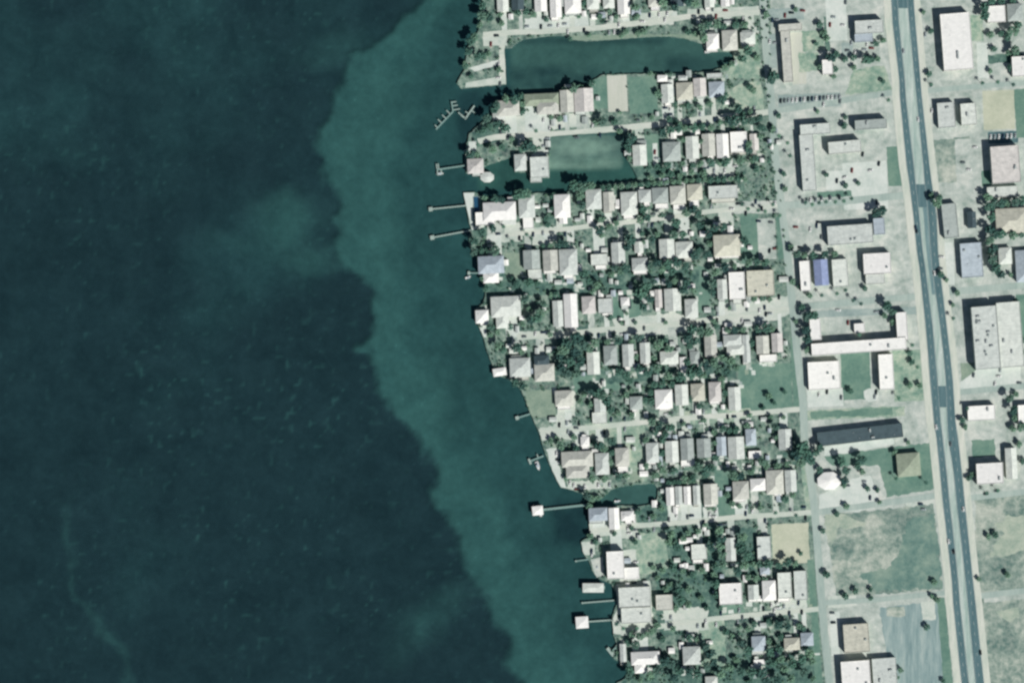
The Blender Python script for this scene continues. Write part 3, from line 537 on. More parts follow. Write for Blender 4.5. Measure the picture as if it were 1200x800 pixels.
# ------------------------------------------------------------------ buildings
win_me = mesh('window', [(-.6, 0, -.55), (.6, 0, -.55), (.6, 0, .55), (-.6, 0, .55), (-.6, -.06, -.55), (.6, -.06, -.55), (.6, -.06, .55), (-.6, -.06, .55)],
              [(4, 5, 6, 7), (0, 1, 5, 4), (1, 2, 6, 5), (2, 3, 7, 6), (3, 0, 4, 7)], M['glass'])
door_me = mesh('door', [(v[0] * .8, v[1], v[2] * 1.9) for v in [(-.6, 0, -.55), (.6, 0, -.55), (.6, 0, .55), (-.6, 0, .55), (-.6, -.08, -.55), (.6, -.08, -.55), (.6, -.08, .55), (-.6, -.08, .55)]],
               [(4, 5, 6, 7), (0, 1, 5, 4), (1, 2, 6, 5), (2, 3, 7, 6), (3, 0, 4, 7)], M['door'])
ub = MB(); ub.box(-.9, -.9, 0, .9, .9, 1.0); ub.box(-.7, -.7, 1.0, .7, .7, 1.12, 1); ac_me = ub.mesh('air_conditioner', [M['metal'], M['dmetal']])
ub = MB(); ub.box(-1.6, -.8, .15, 1.6, .8, 1.3); ub.box(-1.4, -.6, 1.3, -.2, .6, 1.42, 1); ub.box(.2, -.6, 1.3, 1.4, .6, 1.42, 1); ub.box(-1.5, -.7, 0, 1.5, .7, .15, 1); ac2_me = ub.mesh('air_conditioner', [M['dmetal'], M['metal']])
ub = MB(); ub.tube((0, 0, -.3), (0, 0, .7), .18, .18, 7); ub.tube((0, 0, .7), (0, 0, .9), .32, .2, 7); vent_me = ub.mesh('roof_vent', [M['metal']])

def box_geo(mb, x0, y0, x1, y1, z0, z1): mb.box(x0, y0, z0, x1, y1, z1)
def roof_geo(kind, wx_, wy_, z, rise, ov=.55):
    """kind g: gable along y, e: gable along x, h: hip. Local, centred."""
    a, b_ = wx_ / 2 + ov, wy_ / 2 + ov; t = .22; mb = MB()
    if kind == 'e': a, b_ = b_, a
    if kind in 'ge': r = b_
    else:
        if a > b_: a, b_ = b_, a; kind = 'H'
        r = max(0.2, b_ - a)
    top = [(-a, -b_, z), (a, -b_, z), (a, b_, z), (-a, b_, z), (0, -r, z + rise), (0, r, z + rise)]
    low = [(x, y, zz - t) for x, y, zz in top]
    fs = [(0, 4, 5, 3), (1, 2, 5, 4), (0, 1, 4), (2, 3, 5), (7, 6, 10), (9, 8, 11), (6, 9, 11, 10), (8, 7, 10, 11), (0, 6, 7, 1), (1, 7, 8, 2), (2, 8, 9, 3), (3, 9, 6, 0)]
    if kind in 'ge': fs = [(0, 4, 5, 3), (1, 2, 5, 4), (6, 9, 11, 10), (8, 7, 10, 11), (0, 6, 10, 4), (4, 10, 7, 1), (2, 8, 11, 5), (5, 11, 9, 3), (1, 7, 8, 2), (3, 9, 6, 0)]
    vs = top + low
    rot = kind in 'eH'
    f = (lambda v: (v[1], -v[0], v[2])) if rot else (lambda v: v)
    mb.add([f(v) for v in vs], fs)
    # ridge cap
    rc_ = MB(); rc_.box(-.18, -r, z + rise - .04, .18, r, z + rise + .1)
    rv = [f(v) for v in rc_.v]
    return mb, (rv, rc_.f)
def building(name, x0, y0, x1, y1, kind, ck, ht, rot=None, extra=None, parent_obj=None):
    """one wing; extra wings become further roof/wall parts."""
    cx, cy = (x0 + x1) / 2, (y0 + y1) / 2
    rz = R(2.6) if rot is None else R(rot)
    root = empty(name, P(cx, cy, 0), rz)
    wings = [(x0, y0, x1, y1, kind, ck, ht)] + (extra or [])
    for i, (a0, b0, a1, b1, kd, c_, h) in enumerate(wings):
        px, py = (a0 + a1) / 2, (b0 + b1) / 2
        d = P(px, py) - P(cx, cy); d = Matrix.Rotation(-rz, 3, 'Z') @ d
        W, D = abs(a1 - a0) * S, abs(b1 - b0) * S
        off = (d.x, d.y, 0); wm = M['wall'] if c_ in 'wcty' else M['wall2']
        if kd == 'f':
            mb = MB(); mb.box(-W / 2, -D / 2, -.2, W / 2, D / 2, h); link('wall', mb.mesh('wall', wm), root, off)
            mb = MB(); mb.box(-W / 2 + .3, -D / 2 + .3, h + .002, W / 2 - .3, D / 2 - .3, h + .12); r_ = link('roof', mb.mesh('roof', M['roof_' + c_]), root, off)
            mb = MB(); t = .3; z0, z1 = h - .1, h + .55; a, b_ = W / 2 + .03, D / 2 + .03
            mb.box(-a, -b_, z0, a, -b_ + t, z1); mb.box(-a, b_ - t, z0, a, b_, z1); mb.box(-a, -b_ + t, z0, -a + t, b_ - t, z1); mb.box(a - t, -b_ + t, z0, a, b_ - t, z1)
            link('parapet', mb.mesh('parapet', M['roof_' + c_]), root, off)
            rnd = random.Random(int(a0 * 7 + b0)); area = W * D
            for q in range(min(16, int(area / 110)) if area > 1200 and h > 8 else min(2, int(area / 260))):
                link('air_conditioner', rnd.choice((ac_me, ac2_me)), r_, (rnd.uniform(-.36, .36) * W, rnd.uniform(-.36, .36) * D, h + .1), rnd.choice((0, math.pi / 2)))
            for q in range(min(4, int(area / 150))): link('roof_vent', vent_me, r_, (rnd.uniform(-.4, .4) * W, rnd.uniform(-.4, .4) * D, h + .1))
        else:
            mn = min(W, D) if kd == 'h' else (W if kd == 'g' else D); rise = mn * .5 * (.42 if kd == 'h' else .4); rise = min(rise, 3.2)
            mb = MB(); a, b_ = W / 2, D / 2
            mb.box(-a, -b_, -.2, a, b_, h - .12, top=(kd == 'h'))
            if kd == 'g':
                rr_ = rise * a / (a + .55) - .26
                for sy in (-b_, b_): mb.add([(-a, sy, h - .12), (a, sy, h - .12), (0, sy, h + rr_)], [(0, 1, 2) if sy < 0 else (0, 2, 1)])
            if kd == 'e':
                rr_ = rise * b_ / (b_ + .55) - .26
                for sx_ in (-a, a): mb.add([(sx_, -b_, h - .12), (sx_, b_, h - .12), (sx_, 0, h + rr_)], [(0, 1, 2) if sx_ > 0 else (0, 2, 1)])
            link('wall', mb.mesh('wall', wm), root, off)
            mb, rid = roof_geo(kd, W, D, h, rise)
            r_ = link('roof', mb.mesh('roof', M['roof_' + c_]), root, off)
            link('ridge_cap', mesh('ridge_cap', rid[0], rid[1], M['roof_' + c_]), r_)
            rnd = random.Random(int(a0 * 3 + b0))
            for q in range(2):
                ux = rnd.uniform(.25, .6) * a * rnd.choice((-1, 1)); uy = rnd.uniform(-.6, .6) * b_
                zz = h + rise * (1 - (abs(ux) / a if (kd == 'g' or (kd == 'h' and W < D)) else abs(uy) / b_)) * .96
                link('roof_vent', vent_me, r_, (ux, uy, zz - .2))
        if i == 0:
            lv = 1 if h < 5.2 else 2
            for L in range(lv):
                z = 1.6 + 2.8 * L
                for k in range(max(1, min(6, int(W / 4)))):
                    xx = (k + .5) / max(1, min(6, int(W / 4))) * W - W / 2
                    link('window', win_me, root, (off[0] + xx, off[1] - D / 2 - .002, z + .1)) if not (L == 0 and k == 0) else link('door', door_me, root, (off[0] + xx, off[1] - D / 2 - .002, 1.05))
                    link('window', win_me, root, (off[0] - xx, off[1] + D / 2 + .002, z + .1), math.pi)
                for k in range(max(1, min(5, int(D / 5)))):
                    yy = (k + .5) / max(1, min(5, int(D / 5))) * D - D / 2
                    link('window', win_me, root, (off[0] + W / 2 + .002, off[1] + yy, z + .1), math.pi / 2); link('window', win_me, root, (off[0] - W / 2 - .002, off[1] + yy, z + .1), -math.pi / 2)
    return root

ORD = ['first', 'second', 'third', 'fourth', 'fifth', 'sixth', 'seventh', 'eighth', 'ninth', 'tenth', 'eleventh', 'twelfth', 'thirteenth', 'fourteenth', 'fifteenth']
RFN = {'g': 'gabled', 'e': 'gabled', 'h': 'hipped', 'f': 'flat'}
refs = []                                  # (x, y, half width, half depth, phrase)
foot = []                                  # footprints in photo pixels
prn = random.Random(23)
for key, (phrase, lst) in ROWS.items():
    order = sorted(range(len(lst)), key=lambda i: (lst[i][0] + lst[i][2]))
    for n, i in enumerate(order):
        h = lst[i]; ex = h[7] if len(h) > 7 else None
        if not ex and prn.random() < .72:
            wv = prn.uniform(.45, .95) * (h[2] - h[0]); xa = h[0] + prn.random() * (h[2] - h[0] - wv); d_ = prn.uniform(2.6, 5.5); ck = prn.choice('wwwwcst')
            ex = [(xa, h[3] + .1, xa + wv, h[3] + d_, 'f', ck, prn.uniform(2.5, 3.1))]
            if prn.random() < .35: ex.append((h[0] + 1, h[1] - prn.uniform(2.5, 4), h[0] + 1 + wv * .7, h[1] - .1, 'f', prn.choice('wscg'), 2.6))
            if prn.random() < .3: ex.append((h[2] + .1, h[1] + 3, h[2] + 2.6, h[1] + prn.uniform(7, 14), 'f', prn.choice('wscd'), 2.5))
        o = building('house', *h[:7], extra=ex)
        where = f"{ORD[n]} from the bay, {phrase}"
        if key == 'Z': where = f"{ORD[n]} from the bay, {phrase}"
        tag(o, f"house with {ROOFC[h[5]][0]} {RFN[h[4]]} roof, {where}", 'house', 'houses on the bayside lanes')
        refs.append(((h[0] + h[2]) / 2, (h[1] + h[3]) / 2, f"{ORD[n]} house from bay, {phrase}"))
        for wv in [h[:4]] + [e[:4] for e in (ex or [])]: foot.append(wv)

BIG = [ # name, label, ref, category, main wing, extra wings, rot
 ('motel', 'long tan roofed L shaped motel beside the side road near the top edge', 'tan L shaped motel', (912, 29, 939, 37, 'f', 't', 5.6), [(916, 37.5, 927, 97, 'f', 't', 5.6)], 4),
 ('shop_building', 'silver grey flat roofed shop north of the small row of trees, top right block', 'grey shop near top edge', (1001, 25, 1034, 40, 'f', 's', 7), [(1001, 40.6, 1022, 50, 'f', 'b', 5)], 3),
 ('shop_building', 'small white hut among dark trees east of the tan L shaped motel', 'white hut behind the motel', (963, 71, 975, 88, 'f', 'w', 5.6), None, 3),
 ('apartment_building', 'large pale C shaped apartment block with narrow west wing along the side road', 'pale C shaped apartment block', (937, 146, 972, 158, 'f', 's', 6.5), [(938, 158.6, 954, 224, 'f', 's', 6.5)], 4),
 ('apartment_building', 'cream east wing block facing the sandy court of the C shaped apartments', 'cream court block', (970, 166, 1008, 180, 'f', 'c', 7), None, 5),
 ('shop_building', 'grey flat roofed shop with deep shadow just north of cream court block', 'grey shop north of the court', (1001, 141, 1038, 152, 'f', 'g', 6.6), None, 4),
 ('warehouse', 'long silver grey warehouse with blue grey annex on its east end', 'silver warehouse with annex', (969, 264, 1022, 286, 'f', 's', 6.2), [(1023, 256, 1036, 275, 'f', 'b', 5)], 4),
 ('warehouse', 'narrow white roofed store west of the bright blue roof', 'narrow white store', (937, 306, 949, 341, 'f', 'w', 5.6), None, 4),
 ('warehouse', 'bright blue roofed store between narrow white store and tan store', 'bright blue roofed store', (954, 305, 969, 334, 'g', 'B', 5.6), None, 4),
 ('warehouse', 'tan roofed store just east of the bright blue roof', 'tan store', (975, 304, 993, 336, 'f', 'c', 4.6), None, 4),
 ('shop_building', 'square white shop north of the big U shaped school building', 'square white shop', (1011, 297, 1043, 321, 'f', 'w', 6.4), [(1014, 321.6, 1036, 333, 'f', 'c', 4.6)], 3),
 ('school_building', 'big white U shaped building around a grey green courtyard', 'white U shaped building', (950, 399, 1061, 413, 'f', 'w', 7.5), [(948.5, 374, 961, 398.4, 'f', 'w', 7), (1049.5, 366, 1062, 398.4, 'f', 'w', 7), (1000.5, 379, 1013, 390, 'f', 'w', 4)], 4),
 ('warehouse', 'big square white roof warehouse below the U shaped building, paved yard at its south', 'big square white warehouse', (946.5, 423.5, 983.5, 456, 'f', 'w', 5.2), None, 3),
 ('warehouse', 'narrow white warehouse across the lawn east of the big square one', 'narrow white warehouse', (1029, 415, 1046, 456, 'f', 'w', 7.4), None, 3),
 ('storage_building', 'very long dark slate roofed building by the big dark tree', 'long dark slate building', (957, 501, 1057, 517, 'f', 'd', 5.2), None, 6.5),
 ('bungalow', 'square olive tan hipped bungalow on the green lawn beside the highway', 'olive tan bungalow', (1051, 531, 1077, 557, 'h', 'o', 5), None, 5),
 ('store', 'big bright white rectangular store by the highway in the top right block', 'big bright white store', (1102.5, 17, 1137, 83, 'f', 'w', 7.8), None, 4.5),
 ('house', 'white hipped house third building right of the highway at the top edge', 'white house by top right corner', (1156, 8, 1177, 27, 'f', 'w', 5.6), None, 3),
 ('house', 'grey roofed house at the top right corner', 'grey corner house', (1180, 6, 1197, 25, 'h', 'g', 5), None, 3),
 ('house', 'white roofed house at right edge south of the dark tree cluster', 'white right edge house', (1185, 67, 1206, 90, 'f', 'w', 5), None, 3),
 ('shop_building', 'small pale grey shop against the highway south of the big white store', 'small pale highway shop', (1098, 121, 1118, 150, 'f', 's', 5.2), None, 4),
 ('shop_building', 'pale shop with rooftop units west of the tan dirt lot', 'pale shop by the dirt lot', (1125, 122, 1143, 147, 'f', 'c', 6), None, 4),
 ('apartment_building', 'pinkish apartment building at right edge casting a tall dark shadow', 'pinkish apartments', (1160, 172, 1193, 215, 'f', 'p', 8.5), None, 4),
 ('shop_building', 'narrow grey shop hugging the highway beside the crossing', 'narrow grey highway shop', (1104, 239, 1121, 279, 'f', 'g', 5), None, 6),
 ('hut', 'small dark blue grey hut standing in the lot right of narrow grey shop', 'small dark hut', (1133.5, 249, 1142.5, 267, 'g', 'd', 4), None, 3),
 ('shop_building', 'blue grey shop north of the cross street on the highway east side', 'blue grey shop', (1125, 285, 1150, 325, 'f', 'b', 5.6), None, 4),
 ('house', 'yellow tan long house at right edge behind dark hedge', 'yellow tan right edge house', (1166.5, 245, 1204, 273, 'h', 'y', 5.6), None, 3),
 ('house', 'cream house at right edge south of yellow tan long house', 'cream right edge house', (1170, 291, 1184, 309, 'h', 'c', 4.4), None, 3),
 ('house', 'blue grey hipped house cut by the right edge above the supermarket street', 'blue grey right edge house', (1190, 294, 1208, 330, 'h', 'b', 4.6), None, 3),
 ('supermarket', 'large grey and cream supermarket with many rooftop units, right edge', 'large grey supermarket', (1139, 359, 1168, 432, 'f', 's', 9), [(1168.6, 354, 1196, 430, 'f', 'c', 7)], 4.5),
 ('shop_building', 'white shop just south of the supermarket street', 'white shop south of supermarket', (1133, 475, 1165, 492, 'f', 'w', 5.4), None, 3),
 ('house', 'white house cut by the right edge beside a tall dark tree', 'white house cut by edge', (1192, 474, 1212, 496, 'f', 'w', 5.4), None, 3),
 ('shop_building', 'large white shop with deep shadow north of it, lower right block', 'large white lower right shop', (1143, 542, 1174, 566, 'f', 'w', 7.6), None, 3),
 ('house', 'cream and grey house right of the large white lower right shop', 'cream grey house', (1178, 525, 1190, 560, 'g', 'c', 5), None, 3),
 ('warehouse', 'yellow tan roofed warehouse at the bottom edge by the side road', 'yellow tan warehouse', (988, 730, 1017.5, 763, 'f', 'y', 6.2), None, 4),
 ('warehouse', 'white warehouse at the bottom edge below the yellow tan one', 'white bottom edge warehouse', (985.5, 773, 1019, 812, 'f', 'w', 7), None, 4),
 ('warehouse', 'smaller white warehouse at bottom edge right of its larger neighbour', 'smaller white bottom warehouse', (1022, 770, 1050, 806, 'f', 's', 5), None, 4),
 ('pinkish_house', '', '', (0, 0, 0, 0, 'f', 'w', 1), None, 0),
 ('shop_building', 'white house strip south of pinkish apartments at right edge', 'white strip south of apartments', (1156, 219, 1192, 231, 'f', 'c', 3.6), None, 3),
]
for nm, lb, rf, wv, ex, rt in BIG:
    if not lb: continue
    o = building(nm, *wv, rot=rt, extra=ex); tag(o, lb, 'building' if nm not in ('house', 'bungalow', 'hut') else 'house')
    refs.append(((wv[0] + wv[2]) / 2, (wv[1] + wv[3]) / 2, rf))
    for e in [wv[:4]] + [e[:4] for e in (ex or [])]: foot.append(e)
# round white pavilion
root = empty('pavilion', P(971, 563), R(4)); n = 8; Rr = 13.0 * S
ring = lambda r, z, sx=1.12: [(math.cos(2 * math.pi * (i + .5) / n) * r * sx, math.sin(2 * math.pi * (i + .5) / n) * r * .86, z) for i in range(n)]
link('wall', mesh('wall', ring(Rr * .93, 0) + ring(Rr * .93, 4), [(i, (i + 1) % n, n + (i + 1) % n, n + i) for i in range(n)], M['wall']), root)
link('roof', mesh('roof', ring(Rr, 4) + ring(Rr * .25, 5.6) + [(0, 0, 6)], [(i, (i + 1) % n, n + (i + 1) % n, n + i) for i in range(n)] + [(n + i, n + (i + 1) % n, 2 * n) for i in range(n)], M['roof_w']), root)
tag(root, 'white eight sided pavilion standing by the side road south of the big dark tree', 'pavilion'); refs.append((971, 563, 'white eight sided pavilion')); foot.append((956, 552, 987, 574))
root = empty('pavilion', P(571, 208), 0); Rr = 7.6 * S
link('roof', mesh('roof', ring(Rr, 2.8) + [(0, 0, 4)], [(i, (i + 1) % n, n) for i in range(n)], M['roof_c']), root)
link('floor', mesh('floor', ring(Rr * .95, -.4), [tuple(range(n))], M['palewood']), root)
pm = MB(); pm.tube((0, 0, -3.5), (0, 0, 2.95), .15, .15, 6); pme = pm.mesh('post', [M['wood']])
for i in range(n): link('post', pme, root, ring(Rr * .85, 0)[i])
tag(root, 'pale round pavilion on posts in the mouth of the middle canal', 'pavilion'); refs.append((571, 208, 'round pavilion in the middle canal')); foot.append((563, 200, 579, 216))

# bayfront pool
mb = MB(); mb.box(-2.4, -10, .02, 2.4, 10, .05, 1); mb.box(-2.8, -10.4, 0, -2.4, 10.4, .2); mb.box(2.4, -10.4, 0, 2.8, 10.4, .2); mb.box(-2.4, -10.4, 0, 2.4, -10, .2); mb.box(-2.4, 10, 0, 2.4, 10.4, .2)
M['pool'] = plain('pool_water', (42, 84, 112), 0.1)
tag(link('swimming_pool', mb.mesh('swimming_pool', [M['seawall'], M['pool']]), None, P(558.5, 243, topz(558.5, 243)), R(4)), 'long blue swimming pool beside the big white bayfront house', 'swimming pool')
foot.append((554, 230, 563, 257))

# ------------------------------------------------------------------ piers
pil = MB(); pil.tube((0, 0, -4.5), (0, 0, .7), .2, .17, 7); pil_me = pil.mesh('piling', [M['wood']])
def pier(x0, y0, x1, y1, wd, label, head=None, fingers=None, mat='wood', roof=None):
    a, b_ = P(x0, y0), P(x1, y1); d = b_ - a; L = d.length; rz = math.atan2(d.y, d.x)
    root = empty('pier', a, rz); mb = MB(); h = wd * S / 2
    nb = max(2, int(L / 1.0))
    for i in range(nb): mb.box(i * L / nb + .03, -h, .25, (i + 1) * L / nb - .03, h, .38)
    mb.box(0, -h + .1, .05, L, -h + .25, .25); mb.box(0, h - .25, .05, L, h - .1, .25)
    link('deck', mb.mesh('deck', M[mat]), root)
    for i in range(int(L / 4) + 1):
        for s_ in (-1, 1): link('piling', pil_me, root, (min(L - .2, i * 4 + .3), s_ * (h + .12), 0))
    if head:
        mb = MB(); hw, hd = head; nb = max(2, int(hw * S / .9)); ww = hw * S
        for i in range(nb): mb.box(L + i * ww / nb + .03, -hd * S / 2, .25, L + (i + 1) * ww / nb - .03, hd * S / 2, .4)
        link('pier_head', mb.mesh('pier_head', M['palewood']), root)
        for sx_ in (.1, .9):
            for s_ in (-1, 1): link('piling', pil_me, root, (L + ww * sx_, s_ * hd * S / 2, 0))
        if roof:
            mb, rid = roof_geo('h', ww, hd * S, 3.2, 1.0, .3)
            for v in range(len(mb.v)): mb.v[v] = (mb.v[v][0], mb.v[v][1], mb.v[v][2])
            r_ = link('roof', mb.mesh('roof', M['roof_' + roof]), root, (L + ww / 2, 0, 0))
            for sx_ in (.06, .94):
                for s_ in (-1, 1):
                    q = MB(); q.tube((0, 0, -4), (0, 0, 3.2), .14, .14, 6); link('post', q.mesh('post', [M['wood']]), root, (L + ww * sx_, s_ * (hd * S / 2 - .4), 0))
    for fx, fl, side in (fingers or []):
        mb = MB(); mb.box(fx * L - .45, h if side > 0 else -h - fl * S, .22, fx * L + .45, h + fl * S if side > 0 else -h, .34)
        link('finger_dock', mb.mesh('finger_dock', M['palewood']), root)
        link('piling', pil_me, root, (fx * L, side * (h + fl * S), 0))
    tag(root, label, 'pier', 'piers reaching into the bay'); return root
pier(546, 194, 512, 199, 1.8, 'long pier south west of the pinkish house ending in a square boat lift frame', fingers=[(.86, 6, 1), (.93, 6, -1), (.99, 6, 1), (.99, 6, -1)])
pier(546, 241, 507, 245, 1.6, 'thin pier beside the blue pool ending in a small square platform', (4.6, 4.8), mat='palewood')
pier(552, 270, 509, 278, 1.6, 'thin pier just south of the white pool terrace with a small square platform', (5, 5), mat='palewood')
pier(561, 320, 551, 320, 1.6, 'short pier off the blue grey bayfront house', (3, 4))
pier(595, 434, 594, 435, 1.6, 'white covered boathouse at the shore below the marked tan house', (16, 9), roof='w') if False else None
pier(621, 485, 608, 489, 1.8, 'short pier off the dry grass lawn with a small head', (4, 4.4))
pier(637, 534, 622, 540, 1.8, 'short pier with boat tied at its end beside the big tan bayfront house', (2.5, 7), fingers=[(.4, 4, -1)])
pier(690, 591, 636, 597, 2.6, 'long pier crossing the dark weed bed to a white roofed head', (12, 10), roof='w')
pier(720, 703, 683, 706, 1.4, 'thin pier between the cream mansion boathouse and the square white boathouse', (1.5, 2), mat='palewood')
pier(718, 726, 689, 728, 1.6, 'pier to the square white roofed boathouse west of the cream mansion', (14, 13), mat='palewood', roof='w')
pier(709, 688, 707, 688, 4, 'long white boathouse dock at the north west corner of the cream mansion', (24, 10), roof='c')
pier(590, 434, 592, 434.2, 3, 'long white boathouse dock on the shore west of tan house', (2, 2)) if False else None
pier(597, 434, 593, 434.6, 3, 'white covered boathouse on the shore west of the silver roofed bayfront house', (15, 8.5), roof='w')
pier(690, 655, 676, 657, 1.4, 'tiny pier off the little sandy terrace', (2, 2))
pier(547, 120, 547, 119, 1.2, 'x', None) if False else None
pier(529, 119, 531, 131, 1.4, 'upper arm of the broken fishing dock off the canal mouth', fingers=[(.1, 5, 1), (.45, 6, 1), (.85, 8, 1)])
pier(531, 131, 511, 152, 1.5, 'long diagonal arm of the broken fishing dock off the canal mouth', fingers=[(.15, 6, -1), (.4, 6, -1), (.65, 6, -1), (.9, 4, -1)])
pier(556, 124, 545, 140, 1.8, 'zigzag dock nearest the canal mouth shore', fingers=[(.35, 4, 1), (.6, 4, -1), (.95, 6, -1)], mat='palewood')
pier(537, 132, 546, 139, 1.3, 'small slanting dock west of the zigzag dock', mat='palewood')
pier(722, 758, 717, 762, 1.5, 'short dock by the lower left white house', (4, 12))
pier(776, 98, 776, 96, 2, 'white covered dock on the long canal behind the cream gabled house', (7, 11), roof='w')
pier(800, 97, 800, 94.5, 2, 'pale covered dock on the long canal behind yellow tan house', (5, 10), roof='s')
pier(666, 106, 666, 104, 2, 'small covered dock on the long canal behind the tan gabled house', (4, 8), roof='s')
pier(549, 177, 543, 177, 1.4, 'stub dock north of the pinkish bayfront house')

# ------------------------------------------------------------------ boats
def boat_meshes():
    sec = []; L = 7.2
    for t in np.linspace(0, 1, 9):
        wv = 1.25 * (1 - max(0, (t - .45) / .55) ** 2.2); sec.append((t * L - L / 2, max(.03, wv), .55 + .25 * t))
    vs = []; fs = []
    for x, hw, z in sec: vs += [(x, -hw, z), (x, -hw * .75, -.15), (x, 0, -.35), (x, hw * .75, -.15), (x, hw, z), (x, hw * .8, z - .02), (x, hw * .72, .25), (x, -hw * .72, .25), (x, -hw * .8, z - .02)]
    for i in range(len(sec) - 1):
        for j in range(9): a = i * 9 + j; b_ = i * 9 + (j + 1) % 9; fs.append((a, b_, b_ + 9, a + 9))
    fs.append(tuple(range(9)))
    hull = mesh('hull', vs, fs, M['whiteboat'])
    mb = MB(); mb.box(-.6, -.45, .25, .5, .45, 1.2); cons = mb.mesh('console', M['whiteboat'])
    mb = MB(); mb.box(-1.2, -.95, 1.95, .9, .95, 2.03)
    for sx_ in (-1, .7):
        for s_ in (-.8, .8): mb.tube((sx_, s_, .3), (sx_, s_, 1.95), .04, .04, 5)
    top = mb.mesh('sun_top', M['roof_b']); mb = MB(); mb.box(-4, -.25, -.3, -3.55, .25, 1.0); mot = mb.mesh('outboard_motor', M['rubber'])
    return hull, cons, top, mot
BM = boat_meshes()
for x, y, rz, sc, lb in ((630.5, 546, -70, 1.25, 'white motor boat at the short pier beside the big tan bayfront house'), (516, 203.5, 0, 1.0, 'small boat in the square lift frame of the long north pier'),
                         (549, 325, 20, .85, 'small white boat moored at the short pier by the blue grey house'), (553, 58, 10, 1.0, 'white boat half hidden under trees on the northern point'),
                         (634, 601, 90, .9, 'small boat moored under the white roofed head of the long weed bed pier'), (830, 61, 5, .9, 'white skiff at the east end of the long canal'), (724, 587, 5, .85, 'skiff moored in the short southern canal'),
                         (700, 664, 75, .8, 'little boat pulled up beside the tall white flat roofed mansion'), (715, 219, 4, .8, 'skiff tied along the middle canal bank behind the tan gabled house')):
    r_ = empty('motor_boat', P(x, y, -.95), R(rz)); r_.scale = (sc,) * 3
    for nm, me_ in zip(('hull', 'console', 'sun_top', 'outboard_motor'), BM): link(nm, me_, r_)
    tag(r_, lb, 'boat', 'boats along the shore')

# ------------------------------------------------------------------ labels by neighbour
def near_ref(x, y): return min(refs, key=lambda r: (r[0] - x) ** 2 + (r[1] - y) ** 2)
def compass(x, y, rx, ry):
    a = math.degrees(math.atan2(x - rx, ry - y)) % 360
    return ['north', 'northeast', 'east', 'southeast', 'south', 'southwest', 'west', 'northwest'][int((a + 22.5) // 45) % 8]
pending = {}
def auto_label(o, x, y, head):
    r = near_ref(x, y); pending.setdefault((head, compass(x, y, r[0], r[1]), r[2]), []).append((o, x, y))
def flush_labels():
    for (head, cp, rf), lst in pending.items():
        base = f"{head} {cp} of {rf}"
        if len(lst) == 1: lst[0][0]['label'] = base; continue
        lst.sort(key=lambda t: t[1]); n = len(lst)
        q = {2: ['western', 'eastern'], 3: ['western', 'middle', 'eastern']}.get(n) or ['westernmost'] + [ORD[i] + ' from west' for i in range(1, n - 1)] + ['easternmost']
        for (o, *_), w_ in zip(lst, q): o['label'] = (f"{w_} {head}" if n < 4 else f"{head}, {w_},") + f" {cp} of {rf}"

# ------------------------------------------------------------------ trees
def crown_mesh(seed, mat, flat=.75, nclump=34, per=18):
    rnd = random.Random(seed); mb = MB(); cl = []
    for i in range(nclump):
        a = rnd.uniform(0, 2 * math.pi); r = math.sqrt(rnd.random()) * rnd.choice((.62, .8, .95)); z = rnd.uniform(-.25, 1) * (1 - r * .75) * flat
        cl.append((math.cos(a) * r, math.sin(a) * r, z + .15, rnd.uniform(.16, .32)))
    for cx, cy, cz, cr in cl:
        for j in range(per):
            d = Vector((rnd.gauss(0, 1), rnd.gauss(0, 1), rnd.gauss(.3, .9))).normalized() * cr * rnd.uniform(.6, 1.1); p = Vector((cx, cy, cz)) + d
            nrm = (d + Vector((rnd.uniform(-.1, .1), rnd.uniform(-.1, .1), rnd.uniform(0, .2)))).normalized(); q = nrm.to_track_quat('Z', 'Y'); s_ = rnd.uniform(.08, .16); t = rnd.uniform(0, 6.28)
            vs = [p + q @ Vector((math.cos(t + k) * s_ * e, math.sin(t + k) * s_ * e, 0)) for k, e in ((0, 1.3), (1.57, .8), (3.14, 1.2), (4.71, .8))]
            mb.add(vs, [(0, 1, 2, 3)])
    # dense inner core so that light does not fall straight through
    for cx, cy, cz, cr in cl[:26]:
        vs = [(cx + cr * .75 * sx_, cy + cr * .75 * sy_, cz - .05 + cr * .6 * sz_) for sx_, sy_, sz_ in ((1, 0, 0), (0, 1, 0), (-1, 0, 0), (0, -1, 0), (0, 0, 1), (0, 0, -1))]
        mb.add(vs, [(0, 1, 4), (1, 2, 4), (2, 3, 4), (3, 0, 4), (1, 0, 5), (2, 1, 5), (3, 2, 5), (0, 3, 5)])
    return mb.mesh('crown', [mat])
def trunk_mesh(seed):
    rnd = random.Random(seed); mb = MB(); mb.tube((0, 0, -1.0), (0, 0, -.2), .09, .06, 7)
    for i in range(5):
        a = i * 1.26 + rnd.uniform(-.3, .3); mb.tube((0, 0, -.3), (math.cos(a) * .6, math.sin(a) * .6, rnd.uniform(.1, .4)), .045, .015, 5)
    return mb.mesh('trunk', [M['bark']])
CR = [crown_mesh(i, M['leaf'] if i % 3 else M['leaf_d'], .6 + .1 * (i % 4)) for i in range(7)]; TR = [trunk_mesh(i) for i in range(3)]
